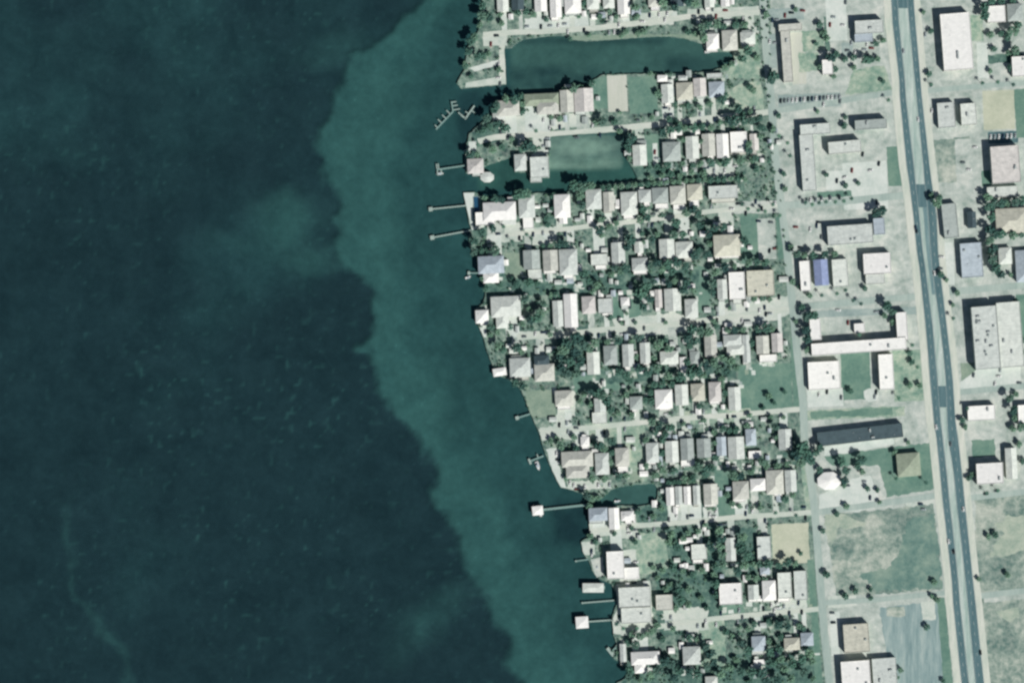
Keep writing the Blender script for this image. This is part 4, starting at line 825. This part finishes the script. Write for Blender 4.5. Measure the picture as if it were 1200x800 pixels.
def palm_meshes():
    mb = MB(); rnd = random.Random(5)
    for i in range(14):
        a = i * 2 * math.pi / 14 + rnd.uniform(-.15, .15); L = rnd.uniform(.85, 1.05); up = rnd.uniform(.1, .35); prev = None
        for k in range(5):
            t = k / 4; r = t * L; z = up * math.sin(t * 2.2) * 1.0 - .35 * t * t; wv = .12 * math.sin(math.pi * (.12 + .85 * t)) + .01
            c_ = Vector((math.cos(a) * r, math.sin(a) * r, z)); s_ = Vector((-math.sin(a), math.cos(a), 0)) * wv
            cur = (c_ - s_ + Vector((0, 0, -wv * .5)), c_, c_ + s_ + Vector((0, 0, -wv * .5)))
            if prev: mb.add(list(prev) + list(cur), [(0, 1, 4, 3), (1, 2, 5, 4)])
            prev = cur
    tb = MB(); z = [-2.6, -1.7, -.8, 0.05]; xs_ = [.18, .1, .03, 0]
    for i in range(3): tb.tube((xs_[i], 0, z[i]), (xs_[i + 1], 0, z[i + 1]), .1 - .015 * i, .085 - .015 * i, 7)
    return mb.mesh('fronds', [M['frond']]), tb.mesh('trunk', [M['bark']])
PF, PT = palm_meshes()
ntree = 0
def tree(x, y, r, kind='b', dark=False, group='trees among the houses'):
    """r: crown radius in photo pixels"""
    global ntree
    rnd = random.Random(ntree * 13 + 5); ntree += 1; rm = r * S; z0 = 0.0
    if kind == 'b':
        root = empty('tree', P(x, y, 0), rnd.uniform(0, 6.28)); hgt = rm * .9 + 2.6
        ci = rnd.choice((0, 3, 6)) if dark else rnd.choice((1, 2, 4, 5))
        link('crown', CR[ci], root, (0, 0, hgt), 0, (rm, rm * rnd.uniform(.8, 1.1), rm * .85)); link('trunk', TR[ntree % 3], root, (0, 0, hgt), 0, (rm, rm, hgt))
        hd = ('large' if r > 5.5 else 'medium' if r > 3.4 else 'small') + (' dark' if dark else ' green') + ' tree'
    else:
        root = empty('palm_tree', P(x, y, 0), rnd.uniform(0, 6.28)); hgt = 6.5
        link('fronds', PF, root, (0, 0, hgt), 0, (rm,) * 3); link('trunk', PT, root, (0, 0, hgt), 0, (rm, rm, hgt / 2.6))
        hd = 'palm'
    root['category'] = 'tree' if kind == 'b' else 'palm'; root['group'] = group if kind == 'b' else 'palms along the streets'
    auto_label(root, x, y, hd); return root
# (x, y, r) of crowns; D = dark
TD = [(940, 524, 9), (932, 532, 7), (947, 534, 7), (938, 540, 6), (951, 541, 4), (556, 8, 5), (557, 20, 5.5), (561, 30, 4), (549, 50, 5), (556, 45, 5), (547, 62, 5), (566, 66, 4), (559, 68, 5), (573, 64, 3.5), (545, 76, 4), (535, 78, 4), (552, 90, 3.5), (584, 82, 4),
 (574, 21, 4.5), (586, 18, 3.5), (588, 28, 4), (574, 148, 4), (583, 147, 4.5), (592, 151, 5.5), (566, 153, 4), (551, 182, 5), (559, 181, 4), (618, 172, 6), (611, 175, 4.5), (626, 174, 4.5), (588, 172, 4), (577, 176, 4.5), (600, 163, 3.5),
 (555, 282, 5), (554, 296, 5), (572, 293, 4), (580, 295, 5.5), (564, 294, 3.5), (565, 272, 4.5), (577, 268, 4.5), (562, 330, 4), (566, 338, 4), (600, 328, 4), (606, 333, 4.5), (620, 332, 5), (630, 332, 4), (586, 334, 3.5),
 (615, 350, 5), (620, 362, 4), (628, 372, 6), (634, 366, 5), (622, 375, 4.5), (612, 380, 4), (637, 356, 4.5), (646, 346, 4), (652, 345, 4), (575, 383, 4.5), (583, 389, 4), (574, 392, 4), (596, 382, 4), (605, 407, 5), (611, 412, 4), (583, 405, 5), (590, 410, 4),
 (604, 448, 5), (612, 451, 4.5), (645, 392, 3.5), (660, 410, 6), (664, 402, 6), (676, 396, 7), (684, 404, 6), (674, 412, 6), (668, 424, 6), (680, 424, 5.5), (656, 418, 4.5), (664, 438, 5.5), (676, 438, 5), (658, 430, 5), (650, 412, 4),
 (757, 336, 6), (750, 344, 6), (760, 350, 5.5), (754, 360, 5), (746, 332, 4), (765, 330, 4.5), (783, 332, 4.5), (790, 329, 4), (804, 332, 5), (812, 340, 4.5), (800, 340, 4.5), (734, 367, 2.8), (728, 378, 3), (744, 378, 2.6), (715, 370, 3.5), (711, 366, 3),
 (690, 329, 4.5), (700, 334, 4.5), (694, 341, 4), (708, 341, 4.5), (684, 320, 4.5), (716, 322, 4), (726, 318, 4.5), (732, 314, 5), (721, 314, 4.5), (762, 312, 4.5), (770, 308, 5), (782, 309, 5.5), (792, 308, 5), (803, 312, 5), (776, 316, 4.5), (788, 318, 4.5), (812, 300, 5), (828, 298, 5), (818, 294, 4.5),
 (672, 218, 5.5), (682, 220, 6), (690, 214, 5), (680, 230, 5), (682, 241, 5), (648, 230, 4), (610, 220, 6), (602, 222, 5), (618, 219, 5), (578, 230, 4.5), (587, 233, 4.5), (568, 228, 4), (640, 256, 4), (642, 264, 3.5), (650, 244, 3.5), (636, 288, 3), (655, 286, 4.5), (645, 288, 4), (663, 286, 4.5),
 (704, 257, 4), (702, 270, 5), (705, 276, 4), (714, 266, 4), (722, 262, 4), (754, 246, 5), (750, 258, 4.5), (758, 256, 5), (775, 252, 4.5), (812, 246, 5), (818, 251, 5), (804, 250, 4.5), (791, 262, 5), (789, 272, 4), (800, 275, 5), (788, 276, 5), (770, 275, 4), (764, 281, 4.5), (738, 281, 5.5), (735, 290, 4.5), (752, 274, 3.5), (754, 284, 3), (819, 264, 4.5),
 (830, 274, 5), (836, 268, 5), (846, 267, 5), (831, 286, 4), (872, 282, 4.5), (857, 299, 4), (848, 313, 5), (838, 319, 5), (835, 332, 5), (834, 342, 4.5), (860, 312, 4), (876, 308, 5), (886, 307, 5), (896, 308, 4.5), (878, 336, 2.6), (884, 350, 4), (893, 349, 4), (902, 351, 3.5), (855, 361, 3), (836, 376, 4), (839, 382, 3.5), (852, 387, 4), (860, 386, 4.5), (870, 386, 4), (888, 386, 4.5), (897, 384, 5), (904, 386, 4),
 (810, 386, 5), (820, 388, 5), (830, 389, 5), (806, 396, 5.5), (814, 400, 5), (808, 405, 4), (780, 378, 3), (783, 408, 5), (770, 404, 5.5), (778, 400, 4.5), (764, 398, 4.5), (748, 396, 5), (740, 400, 4), (724, 400, 5), (712, 401, 4), (697, 401, 5), (690, 408, 5), (765, 420, 4.5), (742, 418, 4), (748, 432, 5), (758, 436, 5), (770, 430, 5), (724, 436, 5), (733, 440, 5), (738, 446, 4),
 (783, 440, 5), (796, 441, 5), (808, 438, 5.5), (818, 436, 5), (827, 428, 5.5), (836, 424, 5.5), (846, 420, 5), (856, 422, 5), (842, 432, 5), (852, 436, 5), (862, 430, 5), (824, 440, 4), (874, 418, 4), (846, 444, 4.5), (803, 424, 4.5), (813, 430, 4.5), (880, 402, 4),
 (692, 460, 5.5), (700, 460, 5), (706, 463, 5), (712, 470, 5), (692, 474, 4), (716, 480, 4.5), (724, 484, 3.5), (684, 462, 4), (680, 470, 4), (734, 462, 4.5), (740, 457, 3.5), (762, 460, 4), (763, 470, 4.5), (766, 450, 4.5), (776, 450, 4.5), (788, 450, 4), (740, 486, 4), (756, 468, 4), (809, 467, 4), (819, 476, 3.5), (846, 452, 4), (850, 460, 4)]
TD2 = [(653, 514, 4.5), (656, 522, 5), (645, 516, 4), (672, 512, 4), (675, 526, 4), (686, 527, 3.5), (690, 542, 3.6), (688, 547, 3.4), (697, 520, 4), (702, 522, 5), (708, 526, 4.5), (716, 516, 5), (717, 530, 4), (712, 541, 4), (664, 560, 4), (694, 560, 5), (708, 560, 4.5), (724, 558, 5), (734, 557, 4.5), (688, 585, 5), (696, 588, 4.5), (682, 590, 4.5), (702, 584, 4),
 (764, 494, 5), (772, 498, 5), (785, 500, 5), (780, 508, 4), (768, 506, 4), (756, 515, 4.5), (776, 515, 4.5), (775, 530, 4.5), (757, 545, 4), (776, 550, 4.5), (772, 543, 4), (790, 551, 4.5), (768, 556, 4.5), (801, 496, 3), (824, 492, 4), (818, 546, 5.5), (826, 550, 6), (834, 548, 4.5), (826, 556, 4.5), (838, 536, 4.5), (846, 502, 4.5), (854, 504, 4), (862, 503, 4.5), (836, 506, 4), (838, 518, 4), (875, 498, 4.5), (878, 487, 3.8), (908, 500, 5), (911, 512, 4.5), (903, 489, 3.6), (918, 489, 3),
 (858, 556, 6), (866, 556, 5), (862, 566, 4), (852, 580, 3.5), (858, 590, 4), (866, 592, 4), (880, 552, 4.5), (892, 540, 5), (898, 545, 4.5), (910, 545, 4.5), (922, 543, 4), (928, 580, 4), (920, 585, 4.5), (890, 594, 3.5), (830, 593, 3), (836, 593, 3), (748, 599, 4), (775, 595, 4.5), (765, 605, 4), (802, 560, 4), (812, 560, 4),
 (786, 625, 5), (784, 634, 5), (792, 640, 5.5), (800, 630, 4), (806, 624, 4), (818, 622, 4), (826, 615, 3.4), (832, 640, 5), (842, 620, 5), (844, 630, 5), (843, 640, 5), (846, 650, 5), (846, 660, 5), (838, 664, 4), (870, 628, 5), (868, 640, 5.5), (876, 650, 5), (872, 662, 5), (864, 668, 5), (882, 660, 4.5), (890, 660, 4.5), (900, 660, 5), (912, 662, 4.5), (922, 658, 5), (932, 660, 4.5), (938, 648, 3), (926, 678, 3.6), (896, 674, 4), (886, 676, 4.5), (876, 676, 4),
 (836, 672, 4.5), (838, 684, 5), (839, 696, 4.5), (822, 668, 4.5), (812, 672, 4.5), (800, 668, 4), (788, 665, 4.5), (776, 668, 4.5), (765, 664, 3.6), (770, 676, 4), (786, 684, 4.5), (796, 690, 5), (806, 690, 4.5), (798, 702, 5), (792, 712, 4.5), (806, 708, 4.5), (780, 690, 4), (822, 700, 4), (828, 712, 3.6), (844, 712, 3), (744, 634, 3.6), (720, 625, 3), (737, 606, 3), (740, 618, 3), (690, 628, 4), (698, 634, 3.4),
 (740, 742, 4.5), (750, 744, 5), (758, 742, 4), (764, 738, 4.5), (770, 732, 4.5), (788, 736, 4), (744, 754, 5), (736, 752, 4), (776, 748, 4), (808, 746, 4.5), (816, 748, 4), (826, 756, 5.5), (832, 764, 5.5), (836, 774, 5), (828, 778, 5), (778, 774, 6), (786, 776, 5.5), (796, 784, 5), (806, 786, 5), (772, 784, 5), (762, 790, 5), (790, 792, 5), (816, 788, 5), (730, 784, 5), (738, 790, 5), (750, 796, 4), (844, 788, 5), (854, 780, 5), (862, 772, 4.5), (850, 740, 4), (858, 744, 4), (866, 734, 3),
 (876, 736, 4), (884, 730, 4), (902, 728, 4.5), (912, 730, 5), (922, 733, 5), (936, 733, 4.5), (940, 735, 4), (914, 746, 4), (912, 758, 5), (902, 762, 5), (900, 750, 4.5), (876, 760, 5), (868, 752, 5), (868, 786, 5), (880, 786, 5), (892, 786, 5.5), (904, 776, 5), (914, 770, 5), (918, 782, 5.5), (928, 776, 5), (938, 770, 5), (948, 764, 5), (952, 774, 4.5), (942, 786, 5), (926, 794, 5), (910, 796, 5), (952, 794, 4), (896, 796, 5), (878, 798, 4)]
TE = [(1186, 38, 6), (1192, 30, 4.5), (1180, 44, 4.5), (1172, 40, 4), (1188, 60, 5.5), (1181, 62, 4.5), (1164, 58, 4), (1160, 42, 4.5), (1153, 20, 5), (1152, 10, 5), (1160, 2, 5), (1172, 1, 5), (1186, 2, 4), (1160, 84, 3.6), (1183, 80, 4), (1082, 15, 3), (1090, 37, 3.5), (1088, 87, 4), (1096, 238, 5.5), (1100, 232, 4), (1091, 230, 4),
 (1156, 232, 5), (1158, 242, 5.5), (1164, 238, 5), (1172, 238, 5), (1180, 238, 4.5), (1188, 237, 5), (1196, 236, 5), (1160, 256, 5.5), (1158, 270, 5), (1164, 276, 5), (1172, 274, 5), (1158, 282, 5), (1162, 292, 5.5), (1176, 227, 3.6), (1161, 304, 5.5), (1165, 314, 5.5), (1171, 322, 5), (1160, 296, 4), (1186, 276, 5), (1196, 274, 4.5), (1184, 322, 3.4), (1102, 322, 4), (1109, 328, 3), (1121, 343, 4), (1116, 357, 3), (1190, 355, 3.4), (1197, 398, 4.5), (1196, 412, 4),
 (1182, 466, 5), (1190, 462, 4), (1186, 480, 5), (1188, 490, 4.5), (1196, 500, 5), (1186, 502, 4.5), (1127, 492, 4), (1130, 500, 4), (1139, 556, 4), (1135, 560, 3.6), (1194, 520, 4.5), (1198, 540, 4), (1146, 678, 3), (1180, 673, 4), (1166, 626, 4), (1158, 628, 4), (1044, 366, 5), (1038, 358, 5), (1046, 377, 4.5), (1036, 370, 4), (1066, 451, 4.5), (1077, 452, 4), (1068, 424, 4), (1066, 413, 3.4), (1064, 518, 3), (1048, 530, 4),
 (986, 540, 5.5), (990, 550, 5), (988, 562, 5), (984, 568, 4), (1008, 538, 5.5), (1004, 545, 4.5), (1010, 552, 4), (960, 524, 5), (956, 530, 4.5), (960, 552, 4.5), (1016, 572, 3.6), (1028, 574, 3), (1030, 588, 3), (991, 593, 4), (980, 602, 3.4), (964, 621, 3.4), (968, 672, 4.5), (1002, 692, 4), (990, 698, 4), (1020, 690, 3), (1020, 700, 3), (1094, 682, 4), (1098, 702, 4.5), (1092, 698, 3.5), (1086, 734, 4), (1048, 796, 3), (1055, 784, 3.6), (1105, 797, 3),
 (972, 72, 5.5), (980, 64, 4), (962, 78, 4.5), (976, 70, 4), (965, 40, 4.5), (960, 30, 4.5), (968, 46, 4.5), (956, 52, 3), (990, 70, 4), (1000, 68, 4), (1014, 72, 5), (1020, 70, 4.5), (1028, 70, 4), (978, 82, 4), (976, 90, 3.4), (1026, 52, 4), (1034, 48, 4), (1012, 46, 3), (1000, 80, 3.6), (1034, 96, 3), (902, 94, 5), (906, 90, 5), (897, 17, 4), (932, 12, 3.4), (958, 131, 3), (912, 136, 3.6), (906, 152, 4.5), (918, 204, 3.4), (920, 222, 3.6), (989, 148, 4), (990, 138, 3), (968, 205, 3), (990, 218, 3.4), (1005, 215, 3),
 (1025, 250, 5), (1032, 247, 5), (926, 290, 4), (933, 298, 5), (942, 299, 4.5), (952, 299, 5), (966, 298, 5), (978, 298, 4.5), (928, 330, 4), (936, 336, 3), (948, 346, 4), (939, 360, 4), (944, 372, 5), (952, 369, 5), (944, 386, 5), (945, 398, 5), (946, 410, 4.5), (1013, 338, 3.6), (932, 377, 3), (996, 458, 4), (919, 459, 3), (901, 464, 4.5), (907, 472, 3), (894, 478, 3), (886, 68, 4.5), (876, 60, 5), (865, 68, 5), (856, 74, 4.5), (846, 78, 4), (878, 102, 4), (882, 106, 4), (864, 128, 5), (878, 132, 4), (870, 134, 4), (853, 142, 5), (844, 144, 4), (860, 142, 5.5), (870, 142, 5),
 (880, 142, 5), (888, 140, 5), (892, 150, 5), (888, 160, 4), (884, 186, 4.5), (886, 198, 4), (876, 170, 5), (872, 176, 5), (880, 188, 4), (866, 188, 5), (850, 191, 5), (842, 190, 4), (832, 190, 4.5), (820, 192, 4.5), (812, 194, 4), (800, 192, 4), (782, 194, 4.5), (776, 198, 4), (770, 196, 4), (786, 204, 4.5), (796, 206, 4), (810, 202, 4), (824, 204, 4.5), (776, 206, 4), (762, 208, 4), (760, 197, 4)]
TF = [(776, 156, 5), (785, 153, 5), (794, 152, 5), (802, 150, 4.5), (812, 151, 5), (822, 149, 4.5), (832, 150, 4.5), (800, 164, 4), (820, 166, 4), (776, 112, 4), (770, 110, 4.5), (784, 140, 4), (791, 144, 4), (796, 146, 4), (790, 122, 4), (806, 122, 4.5), (820, 126, 4.5), (832, 122, 4), (846, 118, 5), (850, 112, 4), (737, 176, 4), (738, 186, 4), (738, 164, 5.5), (734, 170, 5), (726, 154, 4), (744, 162, 3), (720, 143, 4), (698, 144, 4), (706, 143, 5), (764, 138, 3), (646, 138, 3), (656, 139, 4), (726, 132, 2.6),
 (836, 50, 4), (824, 46, 5), (822, 34, 5), (830, 30, 5), (840, 30, 5), (848, 32, 4), (862, 30, 4.5), (872, 30, 4.5), (814, 40, 4), (806, 38, 4), (668, 46, 3), (690, 42, 3), (728, 42, 4), (734, 38, 3.5), (748, 40, 4), (754, 38, 4), (757, 78, 3.5), (744, 10, 5), (746, 20, 4), (772, 4, 5), (790, 10, 5), (806, 4, 5), (814, 6, 5), (703, 20, 4), (714, 14, 4), (722, 20, 3), (616, 14, 4), (624, 18, 4), (607, 16, 4), (657, 20, 3), (678, 20, 3), (640, 24, 3), (684, 4, 3.4),
 (680, 106, 4), (668, 100, 5), (676, 98, 4), (686, 94, 4.5), (660, 104, 4), (612, 122, 4.5), (612, 132, 4), (600, 112, 5), (590, 115, 5), (580, 122, 5), (574, 128, 5), (568, 138, 5), (606, 110, 4), (656, 110, 3)]
allt = [(t, 1) for t in TD + TD2] + [(t, 2) for t in TE] + [(t, 3) for t in TF]
# bands of hedge trees along the canal backs
for x in np.arange(706, 830, 7.5): allt.append(((x, 220.5 - (x - 706) * .085, 3.6), 1))
for x in np.arange(832, 874, 8): allt.append(((x, 211 - (x - 832) * .03, 4), 1))
for x in np.arange(783, 816, 6): allt.append(((x, 565 - (x - 783) * .05, 3.4), 1))
rnd = random.Random(99)
def hits(x, y, r=1.2):
    return any(a0 - r < x < a1 + r and b0 - r < y < b1 + r for a0, b0, a1, b1 in foot)
keep = []
LANDP = coast + [(2000, 1400), (2000, -700)]
for (x, y, r), k in allt:
    if x < 900 and not inpoly(x, y, LANDP):
        c_ = [(d, x + d * math.cos(a), y + d * math.sin(a)) for d in (1.5, 3, 4.5, 6, 8, 10) for a in np.arange(0, 6.28, .52) if inpoly(x + d * math.cos(a), y + d * math.sin(a), LANDP)]
        if not c_: continue
        _, x, y = c_[0]
    if hits(x, y, .2 * r):                       # move it clear of the roofs, to the north west side
        for dx, dy in ((0, -2), (-2, 0), (-2, -2), (2, 0), (0, 2), (0, -4), (-4, 0), (3, -3), (0, 4), (4, 0)):
            if not hits(x + dx, y + dy, .2 * r): x += dx; y += dy; break
        else: continue
    keep.append((x, y, r))
keep.sort(key=lambda t: -t[2])
big, rest = keep[:296], keep[296:]
for x, y, r in big: tree(x, y, r * 1.12, 'b', dark=rnd.random() < .62)
# the rest of the woods and undergrowth reads as one mass: real leaf clumps joined into one object
def stuff_clumps(name, pts, mats, label):
    rnd = random.Random(3); V = []; F = []; FM = []
    src = [np.array([tuple(v.co) for v in CR[i].vertices]) for i in range(7)]; sf = [[tuple(p.vertices) for p in CR[i].polygons] for i in range(7)]
    n = 0
    for x, y, r in pts:
        i = rnd.randrange(7); a = rnd.uniform(0, 6.28); rm = r * S; ca, sa = math.cos(a) * rm, math.sin(a) * rm
        m3 = np.array([[ca, -sa, 0], [sa, ca, 0], [0, 0, rm * .85]]); p = P(x, y, rm * .55 + .3 * (r > 2.5) * rm)
        v = src[i] @ m3.T + np.array(p); fs = sf[i]
        if r < 2.4:                                # small shrubs keep every third leaf
            fs = fs[::3]
        V.append(v); F += [tuple(q + n for q in f) for f in fs]; FM += [i % 2] * len(fs); n += len(v)
    me_ = mesh(name, np.concatenate(V).tolist(), F, mats, FM); return tag(link(name, me_), label, kind='stuff')
shr = []
for _ in range(9000):
    x = rnd.uniform(548, 935); y = rnd.uniform(-10, 806)
    if not inpoly(x, y, coast + [(2000, 1400), (2000, -700)]) or hits(x, y, .6): continue
    if any(bb[0] <= x <= bb[2] and bb[1] <= y <= bb[3] and inpoly(x, y, pts) for (bb, pts, z), (nm, _, mt, _) in zip(placed, PATCH) if mt in ('sand', 'concrete', 'pad', 'dirt', 'lot', 'olive', 'lawn', 'rough', 'vacant')): continue
    dense = fbm(np.array(x), np.array(y), 26, 7)
    if dense < .44: continue
    if any(abs(y - float(np.interp(x, [p[0] for p in l], [p[1] for p in l]))) < 4.5 and l[0][0] < x < l[-1][0] for l in LANES.values()): continue
    shr.append((x, y, rnd.uniform(.9, 2.1)))
shr = shr[:1900]
stuff_clumps('shrubs', rest + shr, [M['leaf'], M['leaf_d']], None)
# palms
PL = [(943, 238), (951, 240), (959, 238), (967, 237), (978, 237), (988, 236), (997, 233), (912, 160), (902, 170), (900, 190), (922, 168), (925, 183), (905, 240), (896, 248), (913, 253), (876, 245), (869, 240), (888, 247), (1116, 373), (1068, 404), (1074, 430), (1049, 560), (1084, 565), (1052, 466), (1132, 478),
      (1006, 392), (1090, 100), (1150, 98), (1168, 97), (1032, 310), (962, 346), (980, 344), (990, 340), (999, 352), (1008, 356), (722, 730), (730, 735), (746, 735), (600, 283), (590, 266), (617, 275), (560, 170), (556, 192), (628, 64 + 90), (650, 285), (1155, 577), (1168, 574), (1186, 100), (1040, 118), (908, 600), (932, 603)]
for x, y in PL:
    if hits(x, y, .5): y += 5
    if not hits(x, y, .5): tree(x, y, 3.0, 'p')

# ------------------------------------------------------------------ cars
def car_meshes():
    W = .92
    prof = [(-2.3, .35), (-2.3, .8), (-2.1, .92), (-1.2, .98), (1.1, .95), (2.1, .78), (2.3, .6), (2.3, .35)]
    vs = [(x, -W, z) for x, z in prof] + [(x, W, z) for x, z in prof]; n = len(prof)
    fs = [(i, i + 1, n + i + 1, n + i) for i in range(n - 1)] + [(n - 1, 0, n, 2 * n - 1), tuple(range(n))[::-1], tuple(range(n, 2 * n))]
    body = (vs, fs)
    gp = [(-1.55, .97), (-1.05, 1.42), (.35, 1.45), (1.05, .97)]
    gv = [(x, -W * .9 + (.12 if z > 1 else 0), z) for x, z in gp] + [(x, W * .9 - (.12 if z > 1 else 0), z) for x, z in gp]
    gf = [(0, 1, 5, 4), (2, 3, 7, 6), (0, 3, 2, 1), (4, 5, 6, 7)]
    cab = (gv, gf)
    rf = ([(-1.05, -W * .78, 1.43), (.35, -W * .78, 1.46), (.35, W * .78, 1.46), (-1.05, W * .78, 1.43), (-1.0, -W * .7, 1.5), (.3, -W * .7, 1.52), (.3, W * .7, 1.52), (-1.0, W * .7, 1.5)], [(4, 5, 6, 7), (0, 1, 5, 4), (1, 2, 6, 5), (2, 3, 7, 6), (3, 0, 4, 7)])
    wb = MB(); wb.tube((0, -.11, 0), (0, .11, 0), .34, .34, 10); wh = wb.mesh('wheel', [M['rubber']])
    return body, cab, rf, wh
cb, cc, cr_, cw = car_meshes(); glass_me = mesh('windows', cc[0], cc[1], M['glass'])
CARC = {'white': (226, 228, 226), 'silver': (168, 178, 180), 'black': (26, 34, 38), 'dark blue': (36, 54, 78), 'grey': (104, 114, 116), 'red': (130, 60, 58)}
CM = {}
for k, rgb in CARC.items():
    m_ = plain('car_paint_' + k.replace(' ', '_'), rgb, .3); CM[k] = (mesh('body', cb[0], cb[1], m_), mesh('car_roof', cr_[0], cr_[1], m_))
def car(x, y, rz, colr):
    r_ = empty('car', P(x, y, topz(x, y)), R(rz)); b_, rf = CM[colr]
    link('body', b_, r_); link('roof', rf, r_); link('windows', glass_me, r_)
    for sx_ in (-1.4, 1.4):
        for s_ in (-.84, .84): link('wheel', cw, r_, (sx_, s_, .34))
    tag(r_, None, 'car', 'cars on the streets and in the lots'); auto_label(r_, x, y, colr + ' car'); foot.append((x - 2.5, y - 2.5, x + 2.5, y + 2.5))
CARS = [(1111.5, 634, 97, 'white'), (1117.5, 646, 97, 'black'), (1073, 267, 96, 'dark blue'), (1074, 270.5, 96, 'black') , (1155.5, 578.5, 5, 'black'), (1168, 575, 5, 'grey'), (1129, 596, 96, 'white'), (1149, 764, 96, 'black'), (1091, 100, 96, 'silver'), (1097, 500, 97, 'white'), (1114, 520, 97, 'grey'), (1095, 320, 97, 'white'), (1059, 60, 97, 'silver'), (1076, 140, 97, 'white'),
        (1011, 181, 80, 'black'), (1030, 192, 80, 'black'), (902, 294, 80, 'black'), (941, 236, 85, 'grey'), (950, 234, 85, 'white'), (956, 234.5, 85, 'silver'), (963, 233, 85, 'white'), (973, 232.5, 85, 'white'), (984, 231.5, 85, 'grey'), (1020, 200, 10, 'white'), (990, 208, 20, 'white'), (1092, 130, 85, 'white')]
for x in np.arange(915, 984, 4.6): CARS.append((x, 118.5 - (x - 915) * .07, 86, random.choice(('white', 'grey', 'black', 'silver', 'dark blue'))))
for x in np.arange(1161, 1191, 4.8): CARS.append((x, 160.5 - (x - 1161) * .05, 86, random.choice(('white', 'silver', 'black', 'dark blue'))))
for c_ in CARS: car(*c_)
rnd = random.Random(41)
def free_lot(x, y): return not hits(x, y, 1.5)
lots = [(i, p) for i, p in enumerate(PATCH) if p[2] in ('lot', 'greylot', 'concrete', 'sand') and i > 1 and not p[0].startswith('bare')]
n_c = 0
for _ in range(3000):
    if n_c >= 130: break
    i, p = rnd.choice(lots); bb = bbox(p[1]); x, y = rnd.uniform(bb[0], bb[2]), rnd.uniform(bb[1], bb[3])
    if not (0 < x < 1198 and 2 < y < 798) or not inpoly(x, y, p[1]) or not free_lot(x, y): continue
    if any((x - t[0]) ** 2 + (y - t[1]) ** 2 < 12 for t in keep): continue
    car(x, y, rnd.choice((84, 86, 2, -3, 266)) + rnd.uniform(-3, 3), rnd.choice(('white', 'white', 'silver', 'black', 'dark blue', 'grey', 'grey', 'red'))); n_c += 1
for k, l in LANES.items():                      # cars pulled up on the front yards either side of each lane
    for _ in range(18):
        x = rnd.uniform(l[0][0] + 20, l[-1][0] - 10); y = float(np.interp(x, [p[0] for p in l], [p[1] for p in l])) + rnd.choice((-7, -6, 6, 7, 2))
        if free_lot(x, y): car(x, y, rnd.choice((85, 88, 92, 4)) if abs(y) else 0, rnd.choice(('white', 'silver', 'black', 'grey', 'dark blue')))
# ------------------------------------------------------------------ sheds in the back yards
sh_r = [MB() for _ in range(2)]; W_, D_ = 3.2, 3.8
wmb = MB(); wmb.box(-1.6, -1.9, -.1, 1.6, 1.9, 2.3); shw = wmb.mesh('wall', M['wall2']); SR = {}
for k in 'wscbg': q, rid = roof_geo('g', 3.2, 3.8, 2.35, .6, .25); SR[k] = q.mesh('roof', M['roof_' + k])
sd_me = mesh('door', [(-.5, -1.93, 0), (.5, -1.93, 0), (.5, -1.93, 1.9), (-.5, -1.93, 1.9)], [(0, 1, 2, 3)], M['door'])
ns = 0
for _ in range(9000):
    if ns >= 235: break
    x, y = rnd.uniform(590, 925), rnd.uniform(2, 790)
    if not inpoly(x, y, coast + [(2000, 1400), (2000, -700)]) or hits(x, y, 1.9): continue
    if min(abs(y - float(np.interp(x, [p[0] for p in l], [p[1] for p in l]))) for l in LANES.values()) < 6: continue
    r = near_ref(x, y)
    if (r[0] - x) ** 2 + (r[1] - y) ** 2 > 30 ** 2: continue
    if inpoly(x, y, rc(866, 426, 928, 480)) or inpoly(x, y, rc(905, 613, 948, 660)) or inpoly(x, y, rc(736, 90, 770, 133)) or inpoly(x, y, rc(712, 88, 736, 131)) or inpoly(x, y, rc(617, 457, 651, 489)): continue
    k = rnd.choice('wwsscbg'); r_ = empty('garden_shed', P(x, y, 0), R(rnd.choice((2, 92)))); sc = rnd.uniform(.8, 1.5); r_.scale = (sc, sc * rnd.uniform(.8, 1.5), 1)
    link('wall', shw, r_); link('roof', SR[k], r_); link('door', sd_me, r_); tag(r_, None, 'shed', 'sheds in the back yards'); auto_label(r_, x, y, ROOFC[k][0] + ' roofed shed'); foot.append((x - 3, y - 3, x + 3, y + 3)); ns += 1
flush_labels()
print('trees', len(keep), 'single', len(big), 'objects', len(bpy.data.objects))
